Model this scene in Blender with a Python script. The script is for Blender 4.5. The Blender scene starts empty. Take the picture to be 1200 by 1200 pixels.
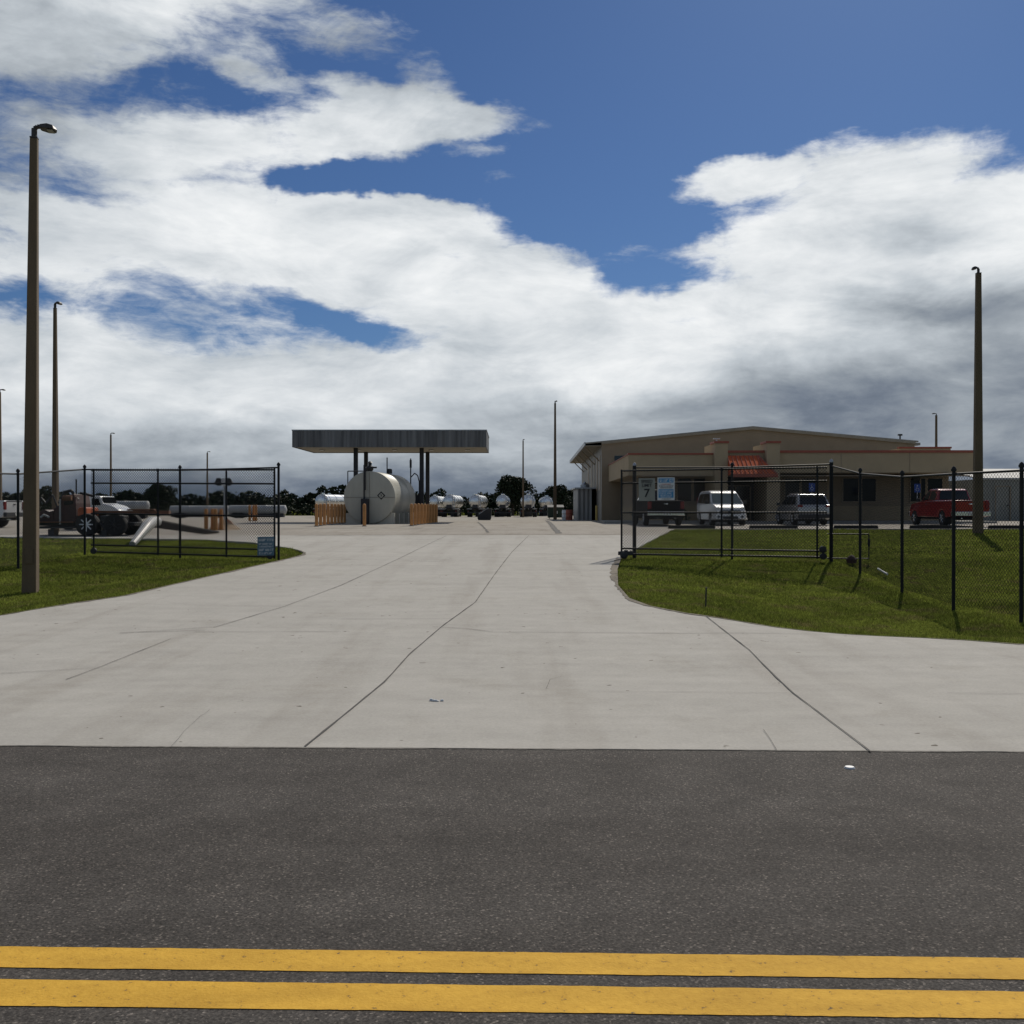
import bpy, bmesh, math, random
import numpy as np
from mathutils import Vector, Matrix
random.seed(7); rng = np.random.default_rng(7)
R = math.radians
sc = bpy.context.scene
COL = sc.collection
CZ, HY, F = 1.65, 595.0, 1200.0      # camera height, horizon row, focal length (photo pixels)

# ------------------------------------------------------------------ terrain
KY = [0, 6.95, 10, 13.5, 20, 26, 34, 45, 55, 70, 100, 150, 400, 3000]
KZ = [0, 0, 0.0, .06, .2, .33, .48, .66, .73, .72, .5, .3, .2, .2]
def sm(a, b, x):
    t = min(1, max(0, (x - a) / (b - a))); return t * t * (3 - 2 * t)
def T(X, Y):
    z = float(np.interp(Y, KY, KZ))
    if Y < 28:
        z -= .28 * sm(2.6, 5.5, X) * sm(12.3, 15.2, Y) * (1 - sm(22.5, 25.8, Y))
        z -= .2 * sm(7, 9, -X) * sm(12, 16, Y) * (1 - sm(24, 28, Y))
    return z
def XY(px, Y): return (px - 600) / F * Y
def ZY(py, Y): return CZ + (HY - py) / F * Y
def G(px, py):
    Y = 20.0
    for _ in range(60):
        Y = .5 * Y + .5 * F * (CZ - T(XY(px, Y), Y)) / (py - HY)
    return XY(px, Y), Y
XRk = ([7.1, 10.5, 11.2, 11.6, 12, 12.6, 13.2, 14, 15.07, 16, 17.1, 19.3, 23, 25, 28, 31, 37.7, 47.2, 47.6, 400],
       [60, 40, 14, 9, 6.1, 5.26, 4.4, 3.5, 2.55, 2.13, 1.93, 1.97, 2.34, 2.6, 3.0, 3.77, 5.3, 7.5, 60, 60])
XLk = ([7.1, 11.5, 12.5, 13.6, 15.07, 16.1, 17.5, 19.3, 21.4, 24, 26.4, 27.8, 28.9, 30.2, 31.4, 34.5, 36.5, 37.3, 38, 40, 42, 400],
       [-60, -40, -20, -12, -7.5, -7.1, -6.6, -6.45, -6.25, -6, -5.75, -5.7, -5.85, -6.3, -6.9, -8.8, -11, -14, -18, -22, -90, -90])
def XR(Y): return float(np.interp(Y, *XRk))
def XL(Y): return float(np.interp(Y, *XLk))

# ------------------------------------------------------------------ materials
def new_mat(name):
    m = bpy.data.materials.new(name); m.use_nodes = True
    return m, m.node_tree.nodes, m.node_tree.links, m.node_tree.nodes['Principled BSDF']
def mat(name, col, rough=.6, metal=0, var=.12, scale=3, bump=0, bscale=40, spec=.5, coat=0, stretch=None, dirt=0):
    m, n, l, b = new_mat(name)
    b.inputs['Roughness'].default_value = rough; b.inputs['Metallic'].default_value = metal
    b.inputs['Specular IOR Level'].default_value = spec; b.inputs['Coat Weight'].default_value = coat
    tc = n.new('ShaderNodeTexCoord'); src = tc.outputs['Object']
    if stretch:
        mp = n.new('ShaderNodeMapping'); mp.inputs['Scale'].default_value = stretch
        l.new(src, mp.inputs[0]); src = mp.outputs[0]
    nz = n.new('ShaderNodeTexNoise'); nz.inputs['Scale'].default_value = scale; nz.inputs['Detail'].default_value = 6
    nz.inputs['Roughness'].default_value = .62; l.new(src, nz.inputs['Vector'])
    rp = n.new('ShaderNodeValToRGB')
    c = Vector(col)
    rp.color_ramp.elements[0].position = .32; rp.color_ramp.elements[1].position = .68
    rp.color_ramp.elements[0].color = (*(c * (1 - var - dirt)), 1)
    rp.color_ramp.elements[1].color = (*(c * (1 + var)), 1)
    l.new(nz.outputs['Fac'], rp.inputs[0]); l.new(rp.outputs[0], b.inputs['Base Color'])
    if bump:
        n2 = n.new('ShaderNodeTexNoise'); n2.inputs['Scale'].default_value = bscale; n2.inputs['Detail'].default_value = 3
        l.new(tc.outputs['Object'], n2.inputs['Vector'])
        bp = n.new('ShaderNodeBump'); bp.inputs['Strength'].default_value = bump; bp.inputs['Distance'].default_value = .02
        l.new(n2.outputs['Fac'], bp.inputs['Height']); l.new(bp.outputs[0], b.inputs['Normal'])
    return m
def ribbed(name, col, pitch, axis=0, rough=.45, metal=.3, depth=.03, var=.1):
    """corrugated sheet: a wave along one axis as bump"""
    m = mat(name, col, rough, metal, var, 1.2, dirt=.08, stretch=(1, 1, .25))
    n, l, b = m.node_tree.nodes, m.node_tree.links, m.node_tree.nodes['Principled BSDF']
    tc = n.new('ShaderNodeTexCoord'); sx = n.new('ShaderNodeSeparateXYZ'); l.new(tc.outputs['Object'], sx.inputs[0])
    mu = n.new('ShaderNodeMath'); mu.operation = 'MULTIPLY'; mu.inputs[1].default_value = 2 * math.pi / pitch
    l.new(sx.outputs[axis], mu.inputs[0])
    si = n.new('ShaderNodeMath'); si.operation = 'SINE'; l.new(mu.outputs[0], si.inputs[0])
    bp = n.new('ShaderNodeBump'); bp.inputs['Strength'].default_value = .7; bp.inputs['Distance'].default_value = depth
    l.new(si.outputs[0], bp.inputs['Height']); l.new(bp.outputs[0], b.inputs['Normal'])
    return m

def asphalt_mat():
    m, n, l, b = new_mat('asphalt'); tc = n.new('ShaderNodeTexCoord')
    def noise(s, d=4, r=.6, vec=None):
        x = n.new('ShaderNodeTexNoise'); x.inputs['Scale'].default_value = s; x.inputs['Detail'].default_value = d
        x.inputs['Roughness'].default_value = r; l.new(vec or tc.outputs['Object'], x.inputs['Vector']); return x
    mp = n.new('ShaderNodeMapping'); mp.inputs['Scale'].default_value = (.12, 1.1, 1); l.new(tc.outputs['Object'], mp.inputs[0])
    big = noise(1.0, 5, .6, mp.outputs[0]); med = noise(2.3, 6, .65); fine = noise(85, 3, .7)
    vo = n.new('ShaderNodeTexVoronoi'); vo.inputs['Scale'].default_value = 120; l.new(tc.outputs['Object'], vo.inputs['Vector'])
    # per-stone brightness
    sep = n.new('ShaderNodeSeparateColor'); l.new(vo.outputs['Color'], sep.inputs[0])
    st = n.new('ShaderNodeValToRGB'); e = st.color_ramp.elements
    e[0].position = 0; e[0].color = (.72,) * 3 + (1,); e[1].position = 1; e[1].color = (2.5, 2.42, 2.3, 1)
    a = e.new(.8); a.color = (1.02, 1.02, 1.0, 1); a = e.new(.93); a.color = (1.35, 1.3, 1.25, 1)
    l.new(sep.outputs[0], st.inputs[0])
    base = n.new('ShaderNodeValToRGB'); base.color_ramp.elements[0].position = .3; base.color_ramp.elements[1].position = .7
    base.color_ramp.elements[0].color = (.062, .056, .051, 1); base.color_ramp.elements[1].color = (.084, .077, .071, 1)
    l.new(big.outputs['Fac'], base.inputs[0])
    def mul(a_, b_):
        x = n.new('ShaderNodeMix'); x.data_type = 'RGBA'; x.blend_type = 'MULTIPLY'; x.inputs[0].default_value = 1
        l.new(a_, x.inputs[6]); l.new(b_, x.inputs[7]); return x.outputs[2]
    r2 = n.new('ShaderNodeValToRGB'); r2.color_ramp.elements[0].position = .3; r2.color_ramp.elements[1].position = .7
    r2.color_ramp.elements[0].color = (.8, .8, .8, 1); r2.color_ramp.elements[1].color = (1.2, 1.2, 1.2, 1); l.new(med.outputs['Fac'], r2.inputs[0])
    r3 = n.new('ShaderNodeValToRGB'); r3.color_ramp.elements[0].position = .35; r3.color_ramp.elements[1].position = .65
    r3.color_ramp.elements[0].color = (.58, .58, .58, 1); r3.color_ramp.elements[1].color = (1.45, 1.45, 1.45, 1); l.new(fine.outputs['Fac'], r3.inputs[0])
    l.new(mul(mul(mul(base.outputs[0], r2.outputs[0]), r3.outputs[0]), st.outputs[0]), b.inputs['Base Color'])
    b.inputs['Roughness'].default_value = .9; b.inputs['Specular IOR Level'].default_value = .12
    bp = n.new('ShaderNodeBump'); bp.inputs['Strength'].default_value = .55; bp.inputs['Distance'].default_value = .006
    l.new(fine.outputs['Fac'], bp.inputs['Height']); l.new(bp.outputs[0], b.inputs['Normal'])
    return m
def concrete_mat(name, c0, c1, stain, streak=True, spots=True):
    m, n, l, b = new_mat(name); tc = n.new('ShaderNodeTexCoord')
    def noise(s, d=5, r=.6, sc_=(1, 1, 1), off=(0, 0, 0)):
        mp = n.new('ShaderNodeMapping'); mp.inputs['Scale'].default_value = sc_; mp.inputs['Location'].default_value = off
        l.new(tc.outputs['Object'], mp.inputs[0])
        x = n.new('ShaderNodeTexNoise'); x.inputs['Scale'].default_value = s; x.inputs['Detail'].default_value = d
        x.inputs['Roughness'].default_value = r; l.new(mp.outputs[0], x.inputs['Vector']); return x.outputs['Fac']
    def ramp(src, p0, a, p1, c):
        r = n.new('ShaderNodeValToRGB'); r.color_ramp.elements[0].position = p0; r.color_ramp.elements[1].position = p1
        r.color_ramp.elements[0].color = (*a, 1); r.color_ramp.elements[1].color = (*c, 1); l.new(src, r.inputs[0]); return r.outputs[0]
    def mul(a_, b_):
        x = n.new('ShaderNodeMix'); x.data_type = 'RGBA'; x.blend_type = 'MULTIPLY'; x.inputs[0].default_value = 1
        l.new(a_, x.inputs[6]); l.new(b_, x.inputs[7]); return x.outputs[2]
    o = ramp(noise(.22, 7, .65), .3, c0, .7, c1)
    o = mul(o, ramp(noise(1.0, 6, .6, (.35, 2.2, 1)), .3, (.93,) * 3, .7, (1.05,) * 3))      # broomed streaks across the drive
    o = mul(o, ramp(noise(3.2, 8, .75), .28, (.91,) * 3, .6, (1.03,) * 3))
    o = mul(o, ramp(noise(38, 3, .7), .3, (.90,) * 3, .7, (1.08,) * 3))
    o = mul(o, ramp(noise(.8, 6, .7, (1, .8, 1), (31, 7, 0)), .28, stain, .46, (1, 1, 1)))      # worn patches
    o = mul(o, ramp(noise(.5, 3, .6, (3.0, .22, 1), (5, 9, 0)), .32, (.90, .89, .88), .5, (1, 1, 1)))   # tyre-worn lanes
    o = mul(o, ramp(noise(7, 2, .5, (1, 1, 1), (3, 3, 0)), .245, (.35, .33, .3), .262, (1, 1, 1)))           # small dark specks
    l.new(o, b.inputs['Base Color']); b.inputs['Roughness'].default_value = .9; b.inputs['Specular IOR Level'].default_value = .12
    bp = n.new('ShaderNodeBump'); bp.inputs['Strength'].default_value = .25; bp.inputs['Distance'].default_value = .01
    l.new(noise(45, 4, .7), bp.inputs['Height']); l.new(bp.outputs[0], b.inputs['Normal'])
    return m
def paint_mat():
    m, n, l, b = new_mat('road_paint'); tc = n.new('ShaderNodeTexCoord')
    nz = n.new('ShaderNodeTexNoise'); nz.inputs['Scale'].default_value = 26; nz.inputs['Detail'].default_value = 8; nz.inputs['Roughness'].default_value = .75
    mp = n.new('ShaderNodeMapping'); mp.inputs['Scale'].default_value = (.3, 1, 1); l.new(tc.outputs['Object'], mp.inputs[0])
    n2 = n.new('ShaderNodeTexNoise'); n2.inputs['Scale'].default_value = 6; n2.inputs['Detail'].default_value = 5
    l.new(tc.outputs['Object'], nz.inputs['Vector']); l.new(mp.outputs[0], n2.inputs['Vector'])
    r = n.new('ShaderNodeValToRGB'); e = r.color_ramp.elements
    e[0].position = .345; e[0].color = (.13, .10, .06, 1); e[1].position = .72; e[1].color = (.70, .42, .065, 1)
    a = e.new(.40); a.color = (.58, .33, .045, 1)
    l.new(nz.outputs['Fac'], r.inputs[0])
    r2 = n.new('ShaderNodeValToRGB'); r2.color_ramp.elements[0].position = .3; r2.color_ramp.elements[1].position = .7
    r2.color_ramp.elements[0].color = (.82, .8, .78, 1); r2.color_ramp.elements[1].color = (1.1, 1.1, 1.1, 1); l.new(n2.outputs['Fac'], r2.inputs[0])
    x = n.new('ShaderNodeMix'); x.data_type = 'RGBA'; x.blend_type = 'MULTIPLY'; x.inputs[0].default_value = 1
    l.new(r.outputs[0], x.inputs[6]); l.new(r2.outputs[0], x.inputs[7]); l.new(x.outputs[2], b.inputs['Base Color'])
    b.inputs['Roughness'].default_value = .8; b.inputs['Specular IOR Level'].default_value = .1
    bp = n.new('ShaderNodeBump'); bp.inputs['Strength'].default_value = .5; bp.inputs['Distance'].default_value = .004
    n3 = n.new('ShaderNodeTexNoise'); n3.inputs['Scale'].default_value = 90; l.new(tc.outputs['Object'], n3.inputs['Vector'])
    l.new(n3.outputs['Fac'], bp.inputs['Height']); l.new(bp.outputs[0], b.inputs['Normal'])
    return m
def grass_mat(name, blade):
    m, n, l, b = new_mat(name); tc = n.new('ShaderNodeTexCoord')
    def nz(s, d, off=0):
        mp = n.new('ShaderNodeMapping'); mp.inputs['Location'].default_value = (off, off, 0); l.new(tc.outputs['Object'], mp.inputs[0])
        x = n.new('ShaderNodeTexNoise'); x.inputs['Scale'].default_value = s; x.inputs['Detail'].default_value = d; x.inputs['Roughness'].default_value = .65
        l.new(mp.outputs[0], x.inputs['Vector']); return x.outputs['Fac']
    k = 1.0 if blade else .62
    r = n.new('ShaderNodeValToRGB'); e = r.color_ramp.elements
    e[0].position = .30; e[0].color = (.092 * k, .115 * k, .024 * k, 1); e[1].position = .72; e[1].color = (.205 * k, .24 * k, .045 * k, 1)
    l.new(nz(.45, 6), r.inputs[0])
    r2 = n.new('ShaderNodeValToRGB'); e = r2.color_ramp.elements                   # thatch: straw and bare patches
    e[0].position = .52; e[0].color = (0, 0, 0, 1); e[1].position = .68; e[1].color = (.8, .8, .8, 1)
    l.new(nz(1.7, 6, 40), r2.inputs[0])
    mx = n.new('ShaderNodeMix'); mx.data_type = 'RGBA'; l.new(r2.outputs[0], mx.inputs[0]); l.new(r.outputs[0], mx.inputs[6])
    mx.inputs[7].default_value = (.17 * k, .135 * k, .07 * k, 1)
    r3 = n.new('ShaderNodeValToRGB'); r3.color_ramp.elements[0].position = .3; r3.color_ramp.elements[1].position = .7
    r3.color_ramp.elements[0].color = (.5, .5, .5, 1); r3.color_ramp.elements[1].color = (1.5, 1.5, 1.45, 1); l.new(nz(9 if blade else 14, 5, 9), r3.inputs[0])
    x = n.new('ShaderNodeMix'); x.data_type = 'RGBA'; x.blend_type = 'MULTIPLY'; x.inputs[0].default_value = 1
    l.new(mx.outputs[2], x.inputs[6]); l.new(r3.outputs[0], x.inputs[7]); l.new(x.outputs[2], b.inputs['Base Color'])
    b.inputs['Roughness'].default_value = 1; b.inputs['Specular IOR Level'].default_value = 0
    if blade:
        g = n.new('ShaderNodeNewGeometry'); mr = n.new('ShaderNodeMapRange'); mr.inputs[3].default_value = .45; mr.inputs[4].default_value = 1.6; l.new(g.outputs['Random Per Island'], mr.inputs[0])
        x0 = x; x = n.new('ShaderNodeMix'); x.data_type = 'RGBA'; x.blend_type = 'MULTIPLY'; x.inputs[0].default_value = 1
        l.new(x0.outputs[2], x.inputs[6]); l.new(mr.outputs[0], x.inputs[7]); l.new(x.outputs[2], b.inputs['Base Color'])
        tr = n.new('ShaderNodeBsdfTranslucent'); l.new(x.outputs[2], tr.inputs[0])
        ms = n.new('ShaderNodeMixShader'); ms.inputs[0].default_value = .4
        l.new(b.outputs[0], ms.inputs[1]); l.new(tr.outputs[0], ms.inputs[2])
        l.new(ms.outputs[0], n['Material Output'].inputs[0])
    else:
        bp = n.new('ShaderNodeBump'); bp.inputs['Strength'].default_value = .8; bp.inputs['Distance'].default_value = .06
        l.new(nz(22, 4), bp.inputs['Height']); l.new(bp.outputs[0], b.inputs['Normal'])
    return m
def leaf_mat(name, c):
    m, n, l, b = new_mat(name); g = n.new('ShaderNodeNewGeometry')
    r = n.new('ShaderNodeValToRGB'); r.color_ramp.elements[0].color = (*(Vector(c) * .45), 1); r.color_ramp.elements[1].color = (*(Vector(c) * 1.5), 1)
    l.new(g.outputs['Random Per Island'], r.inputs[0]); l.new(r.outputs[0], b.inputs['Base Color']); b.inputs['Roughness'].default_value = .7
    b.inputs['Specular IOR Level'].default_value = .2
    return m
M = dict(
    asphalt=asphalt_mat(), paint=paint_mat(),
    drive=concrete_mat('pale_concrete', (.385, .368, .333), (.435, .416, .378), (.88, .87, .85)),
    yard=concrete_mat('weathered_concrete', (.28, .255, .218), (.36, .33, .285), (.66, .62, .56)),
    kerb=mat('kerb_concrete', (.26, .25, .225), .9, bump=.3),
    joint=mat('joint_tar', (.07, .065, .058), .9, var=.4, scale=2),
    ground=grass_mat('lawn_soil', False), blade=grass_mat('lawn_blades', True),
    black=mat('black_vinyl', (.010, .011, .012), .6, spec=.3), blackm=mat('black_metal', (.018, .018, .02), .5),
    galv=mat('galvanised_steel', (.36, .37, .38), .42, .8, .15), steel=mat('brushed_steel', (.62, .62, .60), .26, 1, .1, 2),
    conc=mat('pole_concrete', (.135, .098, .060), .9, bump=.3, dirt=.12, scale=2, stretch=(1, 1, .3)),
    lamp=mat('lamp_housing', (.035, .03, .025), .5), lens=mat('lamp_lens', (.22, .22, .19), .25),
    stucco=mat('tan_stucco', (.41, .325, .205), .9, var=.05, scale=.8, dirt=.04, bump=.2, bscale=20), stucco2=mat('brown_stucco', (.30, .24, .165), .9, var=.05, scale=.8, dirt=.04, bump=.2, bscale=20),
    soffit=mat('soffit', (.30, .27, .21), .8), trim=mat('terracotta_trim', (.31, .08, .048), .55), red=mat('awning_red', (.50, .12, .055), .9, 0, .12, spec=.03),
    frame=mat('bronze_frame', (.30, .235, .16), .5), glass=mat('window_glass', (.006, .007, .008), .08, var=.3, spec=.14),
    cglass=mat('car_glass', (.012, .015, .018), .05, spec=.5), wglass=mat('windscreen', (.06, .08, .075), .06, spec=.9),
    ribw=ribbed('ribbed_wall', (.20, .185, .155), .4, 1), ribg=ribbed('ribbed_grey', (.26, .26, .25), .35, 0), ribr=ribbed('ribbed_roof', (.30, .305, .30), .6, 0, .7, 0),
    ribs=ribbed('ribbed_shed_wall', (.25, .25, .22), .3, 0), fascia=ribbed('canopy_fascia', (.15, .152, .152), .45, 0, .6, .2, .05, .45),
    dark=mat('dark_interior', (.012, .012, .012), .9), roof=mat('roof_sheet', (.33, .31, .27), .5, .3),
    tank=mat('tank_paint', (.43, .42, .35), .42, 0, .07, 1.2, dirt=.10, stretch=(1, 1, .3)), tankw=mat('tank_weld', (.20, .19, .16), .6),
    orange=mat('bollard_paint', (.56, .26, .075), .6, 0, .25, 2, dirt=.25, stretch=(1, 1, .4)), yellow=mat('yellow_paint', (.5, .36, .10), .6),
    white=mat('white_paint', (.62, .62, .61), .28, 0, .03, coat=.5), silver=mat('silver_paint', (.36, .365, .375), .3, .55, .04, coat=.6),
    cblack=mat('black_paint', (.008, .008, .010), .8, 0, .05, spec=.08), cred=mat('red_paint', (.26, .014, .014), .28, .1, .05, coat=.7),
    tyre=mat('tyre_rubber', (.016, .016, .016), .9), rim=mat('alloy_rim', (.36, .37, .38), .3, .8), chrome=mat('chrome', (.72, .72, .72), .12, 1, .03),
    tail=mat('tail_light_red', (.16, .006, .006), .2), head=mat('headlight_glass', (.55, .57, .58), .12, .2), plate=mat('plate', (.5, .5, .46), .5),
    plast=mat('black_plastic', (.022, .022, .024), .7), signw=mat('sign_white', (.62, .64, .64), .5), signg=mat('sign_grey', (.23, .24, .21), .5),
    blue=mat('sign_blue', (.05, .22, .42), .5), sblue=mat('sign_dull_blue', (.07, .14, .20), .5), pblue=mat('parking_blue', (.02, .07, .32), .5), ink=mat('sign_ink', (.012, .012, .012), .6), rink=mat('sign_red_ink', (.35, .04, .03), .6),
    maroon=mat('faded_maroon', (.045, .014, .011), .6, 0, .4, 3), orm=mat('machine_orange', (.34, .075, .02), .45, 0, .2), rust=mat('rusty_orange', (.15, .065, .03), .75, 0, .35, 4),
    green=mat('dumpster_green', (.012, .03, .02), .55), bark=mat('bark', (.07, .055, .04), .9), tube=mat('dull_white_tube', (.36, .36, .345), .45, 0, .15, 3),
    plank=mat('dark_planks', (.035, .033, .031), .95, 0, .25, 4, spec=.05), leaf=leaf_mat('oak_leaves', (.020, .030, .013)), leaf2=leaf_mat('brush_leaves', (.024, .036, .016)),
    farb=mat('far_block', (.04, .045, .05), .9), sand=mat('sand', (.36, .27, .18), .95, bump=.5), clay=mat('clay_debris', (.25, .09, .05), .9))

# ------------------------------------------------------------------ mesh helpers
class MB:
    def __init__(s): s.v = []; s.f = []
    def add(s, vs, fs):
        o = len(s.v); s.v += [tuple(p) for p in vs]; s.f += [tuple(i + o for i in f) for f in fs]; return s
    def box(s, x0, x1, y0, y1, z0, z1, top=0):
        t = top
        return s.add([(x0, y0, z0), (x1, y0, z0), (x1, y1, z0), (x0, y1, z0), (x0 + t, y0 + t, z1), (x1 - t, y0 + t, z1), (x1 - t, y1 - t, z1), (x0 + t, y1 - t, z1)],
                     [(0, 3, 2, 1), (4, 5, 6, 7), (0, 1, 5, 4), (1, 2, 6, 5), (2, 3, 7, 6), (3, 0, 4, 7)])
    def tube(s, a, b, r0, r1=None, n=8, cap=True, rot=0):
        a, b = Vector(a), Vector(b); r1 = r0 if r1 is None else r1
        d = (b - a).normalized(); u = d.cross(Vector((0, 0, 1)) if abs(d.z) < .9 else Vector((0, 1, 0))).normalized(); w = d.cross(u)
        vs = []
        for p, r in ((a, r0), (b, r1)):
            for k in range(n):
                t = 2 * math.pi * k / n + rot; vs.append(p + (u * math.cos(t) + w * math.sin(t)) * r)
        fs = [(k, (k + 1) % n, n + (k + 1) % n, n + k) for k in range(n)]
        if cap: fs += [tuple(range(n - 1, -1, -1)), tuple(range(n, 2 * n))]
        return s.add(vs, fs)
    def path(s, pts, r, n=8):
        for a, b in zip(pts, pts[1:]): s.tube(a, b, r, n=n)
        return s
    def lathe(s, prof, n=24, org=(0, 0, 0), axis='y'):
        """prof: (along, radius)"""
        vs = []; ox, oy, oz = org
        for t, r in prof:
            for k in range(n):
                a = 2 * math.pi * k / n; c, q = r * math.cos(a), r * math.sin(a)
                vs.append({'y': (ox + c, oy + t, oz + q), 'x': (ox + t, oy + c, oz + q), 'z': (ox + c, oy + q, oz + t)}[axis])
        m = len(prof)
        fs = [(j * n + k, j * n + (k + 1) % n, (j + 1) * n + (k + 1) % n, (j + 1) * n + k) for j in range(m - 1) for k in range(n)]
        fs += [tuple(range(n)), tuple(range((m - 1) * n, m * n))]
        return s.add(vs, fs)
    def prism(s, pts):
        """side outline (y, z, half width), mirrored in x"""
        n = len(pts)
        vs = [(-p[2], p[0], p[1]) for p in pts] + [(p[2], p[0], p[1]) for p in pts]
        fs = [tuple(range(n)), tuple(range(2 * n - 1, n - 1, -1))] + [(k, n + k, n + (k + 1) % n, (k + 1) % n) for k in range(n)]
        return s.add(vs, fs)
    def poly(s, pts): return s.add(pts, [tuple(range(len(pts)))])
    def slab(s, pts, off):
        """flat polygon given thickness along its normal"""
        P = [Vector(p) for p in pts]; nn = (P[1] - P[0]).cross(P[2] - P[0]).normalized() * off; n = len(P)
        return s.add(P + [p + nn for p in P], [tuple(range(n - 1, -1, -1)), tuple(range(n, 2 * n))] + [(k, (k + 1) % n, n + (k + 1) % n, n + k) for k in range(n)])
    def build(s, name, m, parent=None, loc=None, bevel=0, smooth=False, seg=2, rot=None):
        me = bpy.data.meshes.new(name); me.from_pydata(s.v, [], s.f)
        bm = bmesh.new(); bm.from_mesh(me); bmesh.ops.recalc_face_normals(bm, faces=bm.faces); bm.to_mesh(me); bm.free()
        me.materials.append(m)
        if smooth:
            for p in me.polygons: p.use_smooth = True
            me.set_sharp_from_angle(angle=R(38))
        o = bpy.data.objects.new(name, me); COL.objects.link(o)
        if parent: o.parent = parent
        if loc: o.location = loc
        if rot: o.rotation_euler = rot
        if bevel:
            b = o.modifiers.new('bevel', 'BEVEL'); b.width = bevel; b.segments = seg; b.limit_method = 'ANGLE'; b.angle_limit = R(28)
        return o
def tag(o, label=None, cat=None, group=None, kind=None):
    for k, v in (('label', label), ('category', cat), ('group', group), ('kind', kind)):
        if v: o[k] = v
    return o
def thing(name, label, cat, loc=(0, 0, 0), rz=0, group=None):
    o = bpy.data.objects.new(name, None); COL.objects.link(o); o.location = loc; o.rotation_euler = (0, 0, rz); o.empty_display_size = .3
    return tag(o, label, cat, group)
KIDS = {}
def kids(o):
    return [c for c in bpy.data.objects if c.parent == o]
def dup(o, loc, rz=None, label=None, parent=None):
    c = o.copy(); COL.objects.link(c)
    if parent: c.parent = parent
    else:
        c.location = loc
        if rz is not None: c.rotation_euler = (0, 0, rz)
        if label: c['label'] = label
    for k in kids(o): dup(k, None, parent=c)
    return c
def text_mesh(txt, size, m, name, parent, loc, rot=(R(90), 0, 0), bold=.0, sx=1):
    cu = bpy.data.curves.new('t', 'FONT'); cu.body = txt; cu.size = size; cu.align_x = 'CENTER'; cu.align_y = 'CENTER'; cu.extrude = .003; cu.offset = bold
    t = bpy.data.objects.new('t', cu); COL.objects.link(t)
    bpy.context.view_layer.update()
    me = bpy.data.meshes.new_from_object(t.evaluated_get(bpy.context.evaluated_depsgraph_get()))
    bpy.data.objects.remove(t); me.materials.clear(); me.materials.append(m); me.name = name
    o = bpy.data.objects.new(name, me); COL.objects.link(o); o.parent = parent; o.location = loc; o.rotation_euler = rot; o.scale = (sx, 1, 1)
    return o

# ------------------------------------------------------------------ ground, road, drive
def grid(xs, ys, zf):
    mb = MB(); mb.v = [(x, y, zf(x, y)) for y in ys for x in xs]; nx = len(xs)
    mb.f = [(j * nx + i, j * nx + i + 1, (j + 1) * nx + i + 1, (j + 1) * nx + i) for j in range(len(ys) - 1) for i in range(nx - 1)]
    return mb
xs = sorted(set([-2500, -1200, -600, -300, -160, -100, -70] + [x * 1.0 for x in range(-50, -20)] + [x * .5 for x in range(-40, 41)] + [x * 1.0 for x in range(21, 50)] + [70, 100, 160, 300, 600, 1200, 2500]))
ys = sorted(set([-1500, -400, -100, -30, -8, 0, 4, 6.4, 6.9] + [7.2 + .4 * k for k in range(110)] + [52, 55, 60, 65, 70, 85, 100, 125, 150, 200, 300, 500, 900, 1600, 3000]))
def gz(x, y):
    z = T(x, max(y, 0)) - (.05 if y > 7.3 else .1)
    if 10 < y < 47: z += .012 * math.sin(x * 2.1 + y * .7) + .012 * math.sin(y * 1.9 - x * .8)
    elif y <= 7.3: z = -.1 if y > 6.6 - .026 * x or abs(x) > 60 else -.12
    return z
tag(grid(xs, ys, gz).build('ground', M['ground'], smooth=True), kind='structure')
def surface(y0, y1, step, ncol, name, m, lift):
    mb = MB(); yy = list(np.arange(y0, y1, step)) + [y1]
    gx = [-90, -75] + list(np.arange(-60, -16, 2.0)) + list(np.arange(-16, 16.1, .4)) + list(np.arange(18, 61, 2.0)); ncol = len(gx) - 1
    for y in yy:
        a, b = XL(y), XR(y)
        for k in range(ncol + 1):
            x = min(b, max(a, gx[k]))
            yb = y - .026 * x if y < 7.5 else y
            mb.v.append((x, yb, T(x, yb) + lift))
    nc = ncol + 1
    mb.f = [(j * nc + i, j * nc + i + 1, (j + 1) * nc + i + 1, (j + 1) * nc + i) for j in range(len(yy) - 1) for i in range(ncol) if abs(mb.v[j * nc + i][0] - mb.v[j * nc + i + 1][0]) + abs(mb.v[(j + 1) * nc + i][0] - mb.v[(j + 1) * nc + i + 1][0]) > 1e-4]
    # skirt along both edges
    for i in (0, ncol):
        o = len(mb.v)
        for j in range(len(yy)):
            p = mb.v[j * nc + i]; mb.v.append((p[0], p[1], p[2] - .16))
        mb.f += [(j * nc + i, (j + 1) * nc + i, o + j + 1, o + j) for j in range(len(yy) - 1)]
    return tag(mb.build(name, m, smooth=True), kind='structure')
drive = surface(7.0, 40.0, .3, 60, 'driveway', M['drive'], 0)
yard = surface(40.02, 176, 1.0, 40, 'yard', M['yard'], -.004)
rd = MB()
for k in range(61):
    x = -120 + 4 * k
    rd.v += [(x, -3.6 - .026 * x, -.003), (x, 7.035 - .026 * x, -.003)]
rd.f = [(2 * k, 2 * k + 2, 2 * k + 3, 2 * k + 1) for k in range(60)]
road = tag(rd.build('road', M['asphalt']), kind='structure')
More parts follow.
